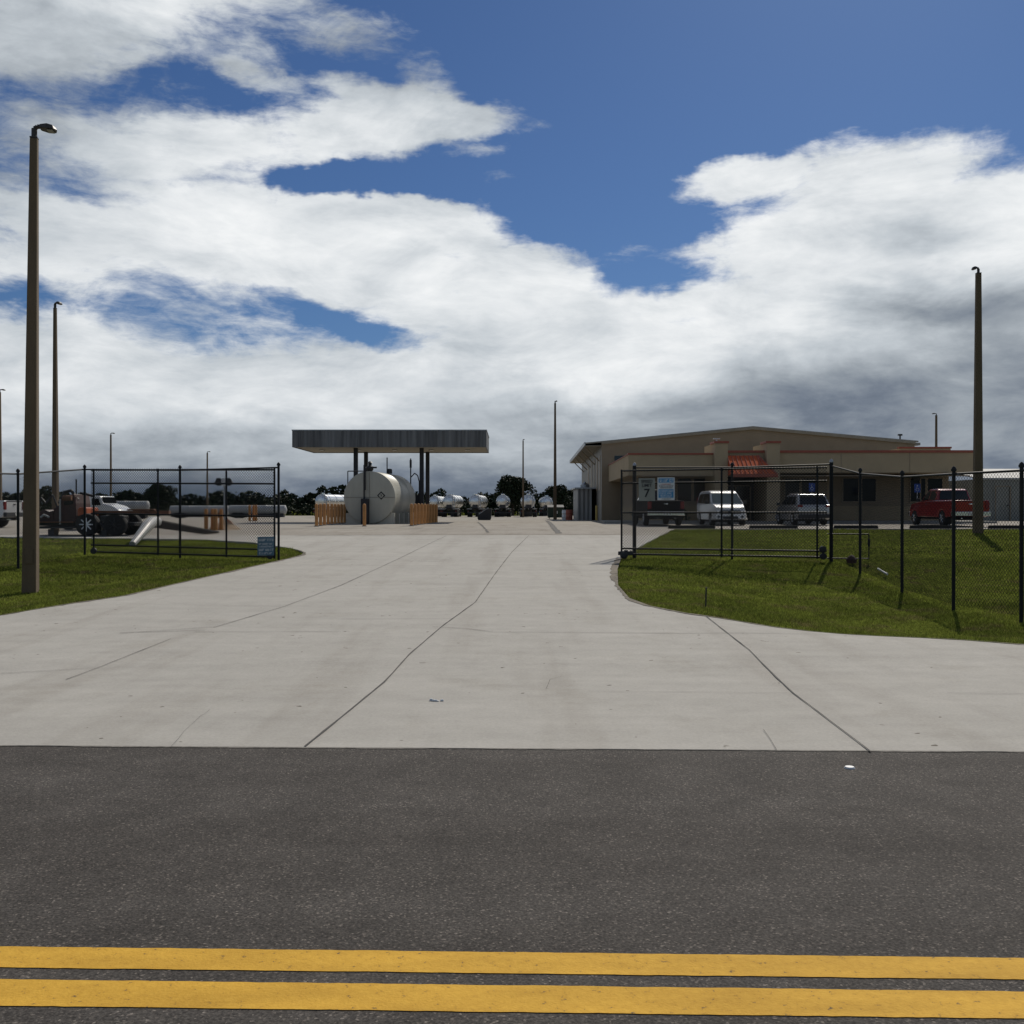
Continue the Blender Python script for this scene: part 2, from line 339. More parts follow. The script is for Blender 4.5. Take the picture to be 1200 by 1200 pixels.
def ln(y0, y1):
    mb = MB()
    for k in range(600):
        x = -12 + .04 * k
        j0, j1 = [.003 * (math.sin(x * 9.1) + math.sin(x * 23.7 + 1)) * .22 + random.uniform(-.0016, .0016) for _ in range(2)]
        mb.v += [(x, y0 - .026 * x + j0, -.0003), (x, y1 - .026 * x + j1, -.0003)]
    mb.v += [(-120, y0 + 3.12, -.0003), (-120, y1 + 3.12, -.0003), (120, y0 - 3.12, -.0003), (120, y1 - 3.12, -.0003)]
    mb.f = [(2 * k, 2 * k + 2, 2 * k + 3, 2 * k + 1) for k in range(599)] + [(1200, 0, 1, 1201), (1198, 1202, 1203, 1199)]
    return tag(mb.build('yellow_line', M['paint']), kind='structure')
Yp = lambda py: CZ * F / (py - HY)
ln(Yp(1141.5), Yp(1116.5)); ln(Yp(1187), Yp(1155.5))
def ribbon(pts, w, lift=.008, jit=0):
    P = []
    for (a, b) in zip(pts, pts[1:]):
        nn = max(2, int(math.hypot(b[0] - a[0], b[1] - a[1]) / .25))
        for k in range(nn): P.append((a[0] + (b[0] - a[0]) * k / nn, a[1] + (b[1] - a[1]) * k / nn))
    P.append(pts[-1]); mb = MB()
    for i, (x, y) in enumerate(P):
        a, b = P[max(0, i - 1)], P[min(len(P) - 1, i + 1)]
        d = Vector((b[0] - a[0], b[1] - a[1])).normalized(); ww = w * random.uniform(.6, 1.3)
        jx = random.uniform(-jit, jit)
        for s in (-.5, .5):
            X, Yy = x - d.y * (ww * s) - d.y * jx, y + d.x * (ww * s) + d.x * jx; mb.v.append((X, Yy, T(X, Yy) + lift))
    mb.f = [(2 * k, 2 * k + 1, 2 * k + 3, 2 * k + 2) for k in range(len(P) - 1)]
    return mb
for pts, w, j in [
    ([(357, 876), (400, 841), (450, 800), (480, 767), (517, 735), (557, 706), (580, 673), (600, 647), (620, 627.5)], .028, .004),
    ([(140, 742.7), (253, 735), (333, 711), (400, 686), (465, 656), (523, 628)], .022, .004),
    ([(77, 797), (120, 781), (200, 749)], .018, .006), ([(0, 790), (117, 783)], .018, .006),
    ([(827, 722), (878, 762), (930, 813), (1021, 882)], .026, .003),
    ([(507, 735), (545, 737), (578, 741), (800, 742.5), (1010, 745)], .024, .006),
    ([(228, 741), (400, 740.5)], .02, .003), ([(400, 726), (530, 725.5)], .02, .004),
    ([(690, 811), (800, 811.5), (930, 813)], .010, .003), ([(1110, 813), (1200, 814)], .010, .003),
    ([(201, 876), (215, 858), (235, 840), (247, 832)], .004, .012), ([(895, 856), (911, 880)], .006, .01),
    ([(400, 656), (465, 656.5), (520, 659)], .03, .01), ([(560, 670.5), (640, 671)], .02, .01),
    ([(240, 739), (140, 742)], .02, .004), ([(640, 808), (645, 797), (660, 793)], .006, .01)]:
    ribbon([G(*p) for p in pts], w * .52, jit=j * .5).build('joint', M['joint'], drive)
for pts, w in [([(480, 626.5), (600, 626.2), (727, 626.3)], .09), ([(560, 612), (566, 617), (572, 624)], .10), ([(640, 610), (650, 620), (655, 625)], .25),
               ([(330, 628), (400, 627.5), (480, 627)], .12), ([(330, 619), (420, 619), (480, 619)], .12), ([(480, 619), (540, 620), (640, 620.5)], .10)]:
    ribbon([G(*p) for p in pts], w, lift=.006, jit=.02).build('joint', M['joint'], yard)
# soil washed onto the edges of the drive, and sand along the asphalt edge
M['silt'] = mat('washed_soil', (.15, .125, .09), .95, var=.5, scale=6, dirt=.2)
M['silt2'] = mat('road_sand', (.20, .185, .16), .95, var=.4, scale=20)
def fringe(fn, y0, y1, side, wmax, name='edge_soil'):
    mb = MB(); y = y0; w_ = .05
    while y < y1:
        w_ = min(wmax, max(.012, w_ + random.uniform(-.022, .022))); x = fn(y)
        for q in (x + side * .03, x - side * w_): mb.v.append((q, y, T(q, y) + .007))
        y += .08
    mb.f = [(2 * k, 2 * k + 1, 2 * k + 3, 2 * k + 2) for k in range(len(mb.v) // 2 - 1)]
    mb.build(name, M['silt'], drive)
fringe(XR, 12.0, 26.5, 1, .14); fringe(XL, 14.2, 30, -1, .14)
mb = MB(); x = -14; w_ = .01
while x < 14:
    w_ = min(.022, max(.002, w_ + random.uniform(-.005, .005)))
    mb.v += [(x, 7.004 - .026 * x, .0035), (x, 7.004 - w_ - .026 * x, .0005)]; x += .03
mb.f = [(2 * k, 2 * k + 1, 2 * k + 3, 2 * k + 2) for k in range(len(mb.v) // 2 - 1)]
mb.build('edge_sand', M['silt2'], road)
M['tread'] = mat('tyre_mark', (.24, .225, .20), .95, var=.25, scale=3)
# little stones and a dropped scrap on the drive
for nm, lab, (px, py), r, m in [('pebble_scrap', 'small pale crumpled scrap lying on the middle of the driveway', (512, 822), .035, 'white'),
                             ('manhole_mark', None, (647, 693), .0, 'joint')]:
    if r:
        x, y = G(px, py); mb = MB()
        for k in range(7):
            ox, oy = random.uniform(-.08, .08), random.uniform(-.03, .03); h = random.uniform(.008, .02)
            mb.box(x + ox, x + ox + .03, y + oy, y + oy + .02, T(x, y) + .003, T(x, y) + h, .004)
        tag(mb.build('litter', M['signw']), lab, 'litter')
x, y = G(996, 900)
tag(MB().lathe([(0, .035), (.010, .028)], 10, (x, y, -.002), 'z').build('road_stud', M['signw']), 'small round white survey mark on the asphalt near the driveway', 'road stud')
x, y = G(827, 708)
tag(MB().tube((x, y, T(x, y) - .1), (x + .01, y, T(x, y) + .27), .012, n=6).build('metal_stake', M['blackm']), 'short thin metal stake standing in the grass beside the driveway', 'stake')

p0_, p1_ = G(1029, 669), G(1040, 676)
tag(MB().tube((p0_[0], p0_[1], T(*p0_) + .05), (p1_[0], p1_[1], T(*p1_) + .06), .025, n=8).build('pipe_piece', M['signw']), 'short pale pipe lying in the grass near the first right fence posts', 'pipe')
p0_ = G(998, 660)
tag(MB().lathe([(0, .12), (.1, .13), (.16, .08), (.2, .03)], 10, (p0_[0], p0_[1], T(*p0_)), 'z').build('ground_cap', M['maroon']), 'small dark red cap in the grass below the gate tail frame', 'cap')
# grass blades: one uncountable object
def blades():
    V = []; 
    def region(x0, x1, y0, y1, dens, w, h, soft=.0):
        n = int((x1 - x0) * (y1 - y0) * dens); X = rng.uniform(x0, x1, n); Y = rng.uniform(y0, y1, n)
        a = np.interp(Y, *XLk); b = np.interp(Y, *XRk); e = rng.uniform(-.05, .01, n)
        keep = ((X < a - e * .5 - .0) | (X > b + e * .5)) & (np.abs(X) < Y * .56 + 2) & (np.interp(Y, [47.2, 47.4], [0, 1]) < .5)
        # patchiness
        pat = np.sin(X * 1.7 + np.sin(Y * 1.3)) + np.sin(Y * 2.3 + X * .9) + np.sin(X * 4.1 - Y * 3.3)
        keep &= rng.uniform(-2.2, 3, n) > -pat * .6 - 1.2
        X, Y, pat = X[keep], Y[keep], pat[keep]; n = len(X)
        Z = np.array([gz(q, p) for q, p in zip(X, Y)]) 
        ang = rng.uniform(0, 6.283, n); ww = w * rng.uniform(.5, 1.2, n); hh = h * rng.uniform(.5, 1.35, n) * (1 + .18 * pat)
        lx, ly = rng.normal(0, .5, n) * hh, rng.normal(0, .5, n) * hh
        p0 = np.stack([X - np.cos(ang) * ww, Y - np.sin(ang) * ww, Z], 1); p1 = np.stack([X + np.cos(ang) * ww, Y + np.sin(ang) * ww, Z], 1)
        p2 = np.stack([X + lx, Y + ly, Z + hh], 1)
        V.append(np.stack([p0, p1, p2], 1).reshape(-1, 3))
    region(1.8, 13, 10.8, 19, 2000, .0055, .042); region(-12, -5.5, 13, 22, 1600, .006, .042)
    region(1.8, 17, 19, 28, 800, .009, .046); region(-18, -5.4, 22, 31, 650, .010, .046)
    region(3, 28, 28, 47, 240, .016, .05); region(-26, -6.5, 31, 41, 180, .016, .05)
    v = np.concatenate(V).astype(np.float32); n = len(v) // 3
    me = bpy.data.meshes.new('grass'); me.vertices.add(len(v)); me.vertices.foreach_set('co', v.ravel())
    me.loops.add(3 * n); me.loops.foreach_set('vertex_index', np.arange(3 * n, dtype=np.int32))
    me.polygons.add(n); me.polygons.foreach_set('loop_start', np.arange(0, 3 * n, 3, dtype=np.int32)); me.update(calc_edges=True)
    me.materials.append(M['blade']); o = bpy.data.objects.new('grass', me); COL.objects.link(o); tag(o, kind='stuff')
    tag(o, 'short green lawn grass with worn patches on both sides of the driveway', 'grass'); print('blades', n)
blades()

# ------------------------------------------------------------------ fences and gates
def chain(mb, p0, p1, b0, b1, t0, t1, pitch=.075, r=.0030):
    p0, p1 = Vector(p0), Vector(p1); L = (p1 - p0).length; d = (p1 - p0) / L; H = ((t0 - b0) + (t1 - b1)) / 2
    def at(s, t):
        q = s / L; b = b0 + (b1 - b0) * q; tt = t0 + (t1 - t0) * q; p = p0 + d * s; return (p.x, p.y, b + (tt - b) * t / H)
    k = -H
    while k < L:
        a, c = max(0, -k), min(H, L - k)
        if c - a > .02:
            mb.tube(at(k + a, a), at(k + c, c), r, n=3, cap=False)
            mb.tube(at(k + a, H - a), at(k + c, H - c), r, n=3, cap=False)
        k += pitch
def fence_run(label, posts, skip=(), mesh=True, caps=None, group='chain link fence runs'):
    """posts: (x, y, top z)"""
    t = thing('chain_link_fence', label, 'fence', (posts[0][0], posts[0][1], T(posts[0][0], posts[0][1])), 0, group)
    o = Vector(t.location)
    def loc(x, y, z): return Vector((x, y, z)) - o
    for i, (x, y, z) in enumerate(posts):
        if i in skip: continue
        p = MB().tube(loc(x, y, T(x, y) - .2), loc(x, y, z), .032 if i not in (caps or []) else .05, n=10).build('post', M['black'], t, smooth=True)
        MB().lathe([(0, .045), (.03, .05), (.07, .03), (.09, .005)], 10, tuple(loc(x, y, z)), 'z').build('post_cap', M['galv'] if i in (caps or []) else M['black'], p, smooth=True)
    for a, b in zip(posts, posts[1:]):
        MB().tube(loc(a[0], a[1], a[2] - .05), loc(b[0], b[1], b[2] - .05), .021, n=8).build('top_rail', M['black'], t, smooth=True)
        if mesh:
            mb = MB(); A = loc(a[0], a[1], 0); B = loc(b[0], b[1], 0)
            chain(mb, (A.x, A.y, 0), (B.x, B.y, 0), T(a[0], a[1]) + .05 - o.z, T(b[0], b[1]) + .05 - o.z, a[2] - .06 - o.z, b[2] - .06 - o.z)
            mb.build('wire_mesh', M['black'], t)
    return t
fence_run('black chain link fence running toward the road along the right lawn', [(8.1, 25.94, 2.76), (8.16, 24.0, 2.5), (8.0, 21, 2.33), (7.85, 18.2, 2.30), (8.21, 16.5, 2.30), (8.35, 13.6, 2.3)], skip=(0,))
fence_run('black chain link fence at the left edge behind the square concrete pole', [(-11.87, 28.36, 2.76), (-12.3, 25.5, 2.54), (-12.9, 22.0, 2.48)], skip=(0,))
fence_run('short three post fence section behind the right sliding gate', [(3.27, 27.35, 2.77), (5.75, 26.75, 2.75), (8.1, 25.98, 2.80)], mesh=False, caps=[0, 2])
fence_run('short three post fence section behind the left sliding gate', [(-6.04, 26.5, 2.74), (-8.85, 27.3, 2.70), (-11.85, 28.4, 2.76)], mesh=False, caps=[])

def gate(label, p0, p1, b0, b1, t0, t1, verts, rails, tail=None):
    """sliding gate: p0 and p1 plan ends; verts: fractions along; rails: fractions of height"""
    t = thing('sliding_gate', label, 'gate', (p0[0], p0[1], b0), 0, 'chain link sliding gates')
    A = Vector((0, 0, 0)); B = Vector((p1[0] - p0[0], p1[1] - p0[1], 0)); H0 = t0 - b0; H1 = t1 - b1; db = b1 - b0
    def at(q, h): v = A + (B - A) * q; return (v.x, v.y, db * q + h * (H0 + (H1 - H0) * q))
    for q in verts: MB().tube(at(q, 0), at(q, 1), .026, n=8).build('upright', M['black'], t, smooth=True)
    for h in rails: MB().tube(at(0, h), at(1, h), .022, n=8).build('rail', M['black'], t, smooth=True)
    mb = MB(); chain(mb, A, B, 0, db, H0, db + H1, r=.0062); mb.build('wire_mesh', M['black'], t)
    for q in (.02, .98):
        mb = MB(); v = at(q, .03); mb.lathe([(-.03, .05), (-.025, .085), (.025, .085), (.03, .05)], 14, (v[0], v[1] - .06, v[2] - .0), 'y'); mb.build('roller', M['blackm'], t, smooth=True)
    if tail:
        d = (B - A).normalized(); e = B + d * tail
        mb = MB(); zb, zt = db + .02, db + H1 * .27
        mb.path([(B.x, B.y, zt), (e.x, e.y, zt), (e.x, e.y, zb), (B.x, B.y, zb)], .016)
        mb.tube((e.x, e.y, zt - .12), (e.x, e.y, zt - .3), .035)
        mb.build('counterbalance_frame', M['black'], t)
    return t
gr = gate('black sliding gate on the right carrying the speed limit and notice signs', (2.9, 27.1), (7.92, 25.75), .38, .36, 2.66, 2.70, (0, .5, .955), (.02, .085, .5, .84, .985), tail=1.0)
gl = gate('black sliding gate on the left with a small blue sign at its foot', (-6.1, 26.3), (-11.55, 28.1), .34, .40, 2.66, 2.72, (.0, .25, .62, .985), (.02, .10, .47, .83, .985))
# wheel block at the leading foot of the right gate
mb = MB(); mb.lathe([(-.06, .04), (-.05, .10), (.05, .10), (.06, .04)], 16, (.05, -.1, 0.02), 'y'); mb.box(-.1, .3, -.12, -.05, .02, .12); mb.build('guide_wheel', M['blackm'], gr, bevel=.01)
mb = MB(); mb.lathe([(-.04, .03), (-.03, .09), (.03, .09), (.04, .03)], 16, (4.9, -1.40, .22), 'y'); mb.build('guide_wheel', M['blackm'], gr)

def sign(name, label, px0, px1, py0, py1, Y, back, rz=0):
    x0, x1 = XY(px0, Y), XY(px1, Y); z0, z1 = ZY(py1, Y), ZY(py0, Y); w, h = x1 - x0, z1 - z0
    t = thing(name, label, 'sign', ((x0 + x1) / 2, Y, (z0 + z1) / 2), rz)
    MB().box(-w / 2, w / 2, -.004, .004, -h / 2, h / 2).build('sign_plate', back, t)
    return t, w, h
def scribble(t, w, h, rows, m, name='lettering'):
    """illegible small print: rows (y0 fraction, height, left, right) of letter-size blocks"""
    for (yc, hh, l_, r_) in rows:
        mb = MB()
        x = l_ * w
        while x < r_ * w:
            cw = random.uniform(.5, 1.0) * hh * h * .8
            q = random.random(); z0 = yc * h - hh * h / 2; z1 = yc * h + hh * h / 2
            s = cw * .28
            mb.box(x, x + s, -.009, -.004, z0, z1)
            if q < .5: mb.box(x + s, x + cw, -.009, -.004, z1 - s, z1)
            if q > .3: mb.box(x + s, x + cw, -.009, -.004, z0, z0 + s)
            if q > .6: mb.box(x + cw - s, x + cw, -.009, -.004, z0 + s, z1)
            x += cw + hh * h * (.22 if random.random() < .85 else .6)
        mb.build(name, m, t)
t, w, h = sign('speed_limit_sign', 'grey speed limit 7 sign hanging on the right gate', 748.5, 767.5, 560.5, 587, 26.45, M['signg'], R(-15))
text_mesh('SPEED', .115, M['ink'], 'lettering', t, (0, -.009, h * .355), bold=.002, sx=.95)
text_mesh('LIMIT', .115, M['ink'], 'lettering', t, (0, -.009, h * .18), bold=.002, sx=.95)
text_mesh('7', .30, M['ink'], 'numeral', t, (0, -.009, -h * .17), bold=.006)
t, w, h = sign('notice_sign', 'white notice sign with blue panels hanging on the right gate', 770.5, 790.5, 559.5, 586, 26.3, M['signw'], R(-15))
MB().box(-w * .44, w * .44, -.007, -.004, h * .27, h * .46).build('blue_panel', M['blue'], t)
MB().box(-w * .44, w * .44, -.007, -.004, -h * .40, -h * .02).build('blue_panel', M['blue'], t)
scribble(t, w, h, [(.365, .11, -.36, .36)], M['signw']); scribble(t, w, h, [(.20, .05, -.3, .3)], M['rink']); scribble(t, w, h, [(.12, .05, -.4, .4), (.045, .05, -.35, .38)], M['ink'])
scribble(t, w, h, [(-.10, .07, -.38, .38), (-.20, .06, -.38, .36), (-.29, .06, -.36, .30), (-.36, .04, -.3, .3)], M['signw']); scribble(t, w, h, [(-.45, .04, -.25, .25)], M['ink'])
t, w, h = sign('small_blue_sign', 'small dull blue sign with white print at the foot of the left gate', 302, 321, 629, 651, 26.2, M['sblue'], R(15))
scribble(t, w, h, [(.33, .12, -.42, .40), (.12, .08, -.42, .42), (-.02, .08, -.38, .42), (-.2, .12, -.42, .4), (-.38, .1, -.40, .36)], M['signw'])

# ------------------------------------------------------------------ light poles
def light_pole(label, X, Y, top, w0, w1, head, rz=0, square=True, zb=None):
    zb = T(X, Y) if zb is None else zb
    t = thing('light_pole', label, 'light pole', (X, Y, zb), rz, 'tall concrete yard light poles'); h = top - zb
    MB().tube((0, 0, -.3), (0, 0, h), w0 * .7071, w1 * .7071, n=4, rot=R(45)).build('pole_shaft', M['conc'], t, bevel=.02)
    s = head
    MB().box(-.07, .07, -w0 * .5 - .012, -w0 * .5 + .03, .55, .85).build('hand_hole_cover', M['conc'], t)
    MB().box(-w1 * .5, w1 * .5, -w1 * .5, w1 * .5, h + .002, h + .03).build('pole_cap', M['lamp'], t)
    mb = MB(); mb.tube((0, 0, h), (0, 0, h + .2), .055); mb.path([(0, 0, h + .2), (s * .12, 0, h + .245), (s * .3, 0, h + .25)], .045)
    mb.build('bracket', M['lamp'], t)
    k = .62
    if abs(s) < .1: s = math.copysign(.25, s)
    hd = MB().add([(s * .2, -.10, h + .20), (s * .45, -.16, h + .18), (s * k * 1.25, -.14, h + .18), (s * k * 1.4, 0, h + .19), (s * k * 1.25, .14, h + .18), (s * .45, .16, h + .18), (s * .2, .10, h + .20),
                  (s * .22, -.08, h + .28), (s * .5, -.11, h + .30), (s * .7, -.09, h + .28), (s * .8, 0, h + .25), (s * .7, .09, h + .28), (s * .5, .11, h + .30), (s * .22, .08, h + .28)],
                 [tuple(range(7)), tuple(range(13, 6, -1))] + [(i, (i + 1) % 7, 7 + (i + 1) % 7, 7 + i) for i in range(7)]).build('lamp_head', M['lamp'], t, bevel=.02)
    MB().box(min(s * .5, s * .72), max(s * .5, s * .72), -.1, .1, h + .165, h + .176).build('lens', M['lens'], hd)
    return t
light_pole('large square concrete light pole standing in the left foreground lawn', XY(35.5, 20.2), 20.2, ZY(163, 20.2), .275, .14, .5, R(11)).rotation_euler.y = R(.55)
light_pole('concrete light pole standing in front of the red pickup truck', XY(1146, 42.3), 42.3, ZY(321, 42.3), .36, .20, -.32, R(-8))
light_pole('slim light pole rising behind the red boom truck', XY(65, 43.5), 43.5, ZY(362, 43.5), .24, .12, .35, R(-8))
light_pole('light pole at the left edge of the view above the white pickup', XY(0, 88), 88, ZY(460, 88), .3, .17, .6)
light_pole('distant light pole standing behind the left sliding gate', XY(130, 120), 120, ZY(510, 120), .24, .16, .6)
light_pole('thin distant light pole left of the twin floodlights', XY(243, 170), 170, ZY(531, 170), .27, .2, .7)
light_pole('distant light pole in front of the big round oak', XY(613, 140), 140, ZY(517, 140), .27, .17, .01)
light_pole('tall light pole beside the green dumpster', XY(650.5, 96), 96, ZY(473, 96), .32, .17, .01)
light_pole('light pole seen above the flat roof of the tan office', XY(1097, 118), 118, ZY(487, 118), .3, .2, -.6)
# twin floodlight
X, Y = XY(263, 64), 64; z = T(X, Y)
t = thing('floodlight_post', 'short post with twin black floodlights seen through the left gate', 'floodlight', (X, Y, z))
MB().tube((0, 0, -.1), (0, 0, 2.45), .05).build('post', M['galv'], t)
MB().box(-.17, .17, -.12, .12, 2.3, 2.78).build('junction_box', M['signw'], t, bevel=.02)
for s in (-1, 1):
    mb = MB(); mb.add([(s * .18, -.22, 2.3), (s * .42, -.22, 2.28), (s * .55, -.22, 2.5), (s * .42, -.22, 2.78), (s * .18, -.22, 2.76), (s * .18, .15, 2.4), (s * .42, .15, 2.4), (s * .5, .15, 2.5), (s * .42, .15, 2.66), (s * .18, .15, 2.66)],
              [(0, 1, 2, 3, 4), (9, 8, 7, 6, 5)] + [(i, (i + 1) % 5, 5 + (i + 1) % 5, 5 + i) for i in range(5)]); mb.build('floodlight', M['blackm'], t)

# ------------------------------------------------------------------ fuel canopy, tank, bollards
g0 = .72
c = thing('fuel_canopy', 'flat dark grey ribbed fuel canopy standing on four slim columns', 'canopy', (-7.68, 67.6, g0))
L_, D_ = 6.08, 3.5; zb, zt = 5.44 - g0, 6.48 - g0
mb = MB(); mb.box(-L_, L_, -D_, -D_ + .08, zb, zt).box(-L_, L_, D_ - .08, D_, zb, zt).box(-L_, -L_ + .08, -D_ + .08, D_ - .08, zb, zt).box(L_ - .08, L_, -D_ + .08, D_ - .08, zb, zt); mb.build('fascia', M['fascia'], c); M['fascia'].node_tree.nodes['Mapping'].inputs['Scale'].default_value = (3.2, 3.2, .12)
MB().box(-L_ + .09, L_ - .09, -D_ + .09, D_ - .09, zb + .04, zb + .1).build('soffit', M['soffit'], c)
MB().box(-L_ - .03, L_ + .03, -D_ - .03, D_ + .03, zt + .002, zt + .06).build('roof_edge', M['galv'], c)
for ux in (XY(417, 65.7), XY(494.2, 65.7)):
    for vy in (65.7, 70.3): MB().box(ux + 7.68 - .13, ux + 7.68 + .13, vy - 67.6 - .13, vy - 67.6 + .13, -.2, zb + .04).build('column', M['blackm'], c, bevel=.01)
for k in range(5): MB().box(-5 + k * 2.4, -4.7 + k * 2.4, -.3, .3, zb - .0, zb + .035).build('ceiling_light', M['lens'], c)

tk = thing('fuel_tank', 'large cream horizontal fuel storage tank with hazard placard under the canopy', 'storage tank', (XY(433, 58), 58, g0), R(-5))
r = 1.48; cz = 1.52
MB().lathe([(-.02, r * .2), (-.02, r * .96), (0, r), (2.4, r), (2.43, r + .012), (2.46, r), (4.4, r), (4.43, r + .012), (4.46, r), (6.3, r), (6.4, r * .7), (6.42, .1)], 56, (0, 0, cz)).build('tank_shell', M['tank'], tk, smooth=True)
mb = MB(); mb.box(-.012, .012, -.05, -.022, cz - r * .98, cz + r * .97); mb.box(-r * .98, -.02, -.032, -.022, cz - .015, cz + .015); mb.box(.02, r * .98, -.032, -.022, cz - .015, cz + .015); mb.build('weld_seam', M['tankw'], tk)
MB().slab([(.48, -.034, cz + .2), (.72, -.034, cz - .04 + .0), (.48 + .0, -.034, cz - .0 + .0 - .06)][:0] + [(.20 + .24, -.03, cz + .10), (.44 + .24, -.03, cz + .34), (.92, -.03, cz + .10), (.68, -.03, cz - .14)], .008).build('hazard_placard', M['ink'], tk)
MB().slab([(.53, -.045, cz + .10), (.68, -.045, cz + .25), (.83, -.045, cz + .10), (.68, -.045, cz - .05)], .004).build('placard_face', M['tank'], tk)
text_mesh('3', .17, M['ink'], 'placard_number', tk, (.68, -.055, cz + .10), bold=.006)
for k, y in enumerate((.15, 1.5, 2.9, 4.3, 5.9)):
    mb = MB(); pts = [(-1.45, 0)] + [(-1.45 + .0, .9)]
    n = 12; prof = [(-1.40, -.05), (-1.40, .62)] + [(r * math.cos(a), cz + r * math.sin(a)) for a in np.linspace(R(216), R(324), n)] + [(1.40, .62), (1.40, -.05)]
    mb.add([(p[0], y, p[1]) for p in prof] + [(p[0], y + .2, p[1]) for p in prof], [tuple(range(len(prof))), tuple(range(2 * len(prof) - 1, len(prof) - 1, -1))] + [(i, i + 1, len(prof) + i + 1, len(prof) + i) for i in range(len(prof) - 1)] + [(len(prof) - 1, 0, len(prof), 2 * len(prof) - 1)])
    mb.build('saddle', M['tank'], tk)
mb = MB(); mb.path([(-.28, -.12, .1), (-.28, -.12, cz + r + .35)], .045); mb.path([(-.2, -.16, cz + .4), (-.2, -.16, cz + r + .2), (.1, .3, cz + r + .2)], .03); mb.build('fill_pipe', M['blackm'], tk)
mb = MB(); mb.box(-.42, .0, -.36, -.06, .0, 1.45); mb.box(-.36, .02, -.5, -.36, .1, .7); mb.build('pump_cabinet', M['plast'], tk, bevel=.03)
mb = MB(); mb.lathe([(0, .12), (.12, .2), (.3, .2), (.34, .1), (.5, .1), (.52, .16), (.6, .05)], 14, (-.05, .35, cz + r - .02), 'z'); mb.tube((.0, .35, cz + r + .22), (.34, .35, cz + r + .22), .05); mb.build('fill_hatch', M['blackm'], tk, smooth=True)
mb = MB(); mb.tube((.25, 3.6, cz + r - .02), (.25, 3.6, cz + r + .95), .035); mb.lathe([(0, .17), (.25, .17), (.3, .1)], 12, (.35, 3.8, cz + r - .02), 'z'); mb.build('vent_pipe', M['blackm'], tk)
mb = MB(); mb.path([(-1.35, .4, cz + .7), (-1.35, .4, cz + r + .02), (-.45, .4, cz + r + .02), (-.28, -.1, cz + r + .02)], .03); mb.build('overflow_pipe', M['blackm'], tk)
# dispenser with hose behind the right bollards
X, Y = XY(486, 66), 66
t = thing('fuel_dispenser', 'black fuel dispenser with hooked hose behind the right bollard row', 'fuel pump', (X, Y, g0))
MB().box(-.35, .35, -.25, .25, 0, 1.75).build('cabinet', M['plast'], t, bevel=.03)
mb = MB(); mb.path([(-.25, -.1, 1.7), (-.25, -.1, 4.1)], .04); mb.path([(-.22, -.1, 2.9), (.0, -.1, 3.15), (.2, -.1, 3.0), (.3, -.1, 2.6), (.3, -.1, 1.7)], .035); mb.tube((-.25, -.1, 3.5), (-.25, -.1, 4.0), .07); mb.build('hose_mast', M['blackm'], t)

bp_ = thing('bollard', 'orange painted steel bollard in the row right of the cream fuel tank', 'bollard', (0, 0, 0), 0, 'orange bollards in the row right of the tank')
MB().lathe([(-.1, .085), (1.08, .085), (1.13, .06), (1.15, .0)], 14, (0, 0, 0), 'z').build('bollard_post', M['orange'], bp_, smooth=True)
MB().lathe([(.0, .13), (.03, .13), (.035, .09)], 14, (0, 0, 0), 'z').build('base_collar', M['kerb'], bp_)
first = True
for k in range(9):
    y = 52.5 + k * 1.3; x = -5.15 + .5 * k / 8
    if k == 0: bp_.location = (x, y, T(x, y))
    else: dup(bp_, (x, y, T(x, y)))
for k in range(9):
    y = 51.6 + k * 1.2; x = -9.85 - .02 * k
    o = dup(bp_, (x, y, T(x, y)), label='orange painted steel bollard in the row left of the cream fuel tank'); o['group'] = 'orange bollards in the row left of the tank'
o = dup(bp_, (XY(427, 52), 52, T(-7, 52)), label='single orange bollard standing right in front of the tank end'); del o['group']
for k, (dx, dy) in enumerate([(0, 0), (.22, .25), (.42, 0), (.55, .4)]):
    o = dup(bp_, (XY(241.5, 45) + dx, 45 + dy, T(-13, 45) - .2), label='orange bollard in the tight cluster seen low through the left gate'); o['group'] = 'orange bollards in the near cluster'
for k, (dx, dy) in enumerate([(0, 0), (.24, .2), (.46, 0)]):
    o = dup(bp_, (XY(292.5, 72) + dx, 72 + dy, T(-18, 72)), label='orange bollard in the far cluster near the left gate post'); o['group'] = 'orange bollards in the far cluster'
# sandy debris heap
def heap(label, X, Y, rx, ry, h, m, cat, seed):
    rr = random.Random(seed); mb = MB(); n, q = 12, 5; z = T(X, Y)
    mb.v.append((0, 0, h))
    for j in range(1, q + 1):
        for k in range(n):
            a = 2 * math.pi * k / n; f = j / q; mb.v.append((rx * f * math.cos(a) * rr.uniform(.85, 1.1), ry * f * math.sin(a) * rr.uniform(.85, 1.1), h * (1 - f) ** 1.0 * rr.uniform(.7, 1.2) - (.03 if j == q else 0)))
    mb.f = [(0, 1 + k, 1 + (k + 1) % n) for k in range(n)] + [(1 + j * n + k, 1 + (j + 1) * n + k, 1 + (j + 1) * n + (k + 1) % n, 1 + j * n + (k + 1) % n) for j in range(q - 1) for k in range(n)]
    return tag(mb.build('debris_heap', M[m], loc=(X, Y, z)), label, cat)
heap('low heap of pale sand beside the near orange bollard cluster', XY(263, 46), 46, .85, .7, .45, 'sand', 'sand heap', 1)
heap('small heap of red clay rubble beyond the sand heap', XY(266, 52), 52, .5, .4, .4, 'clay', 'rubble', 2)

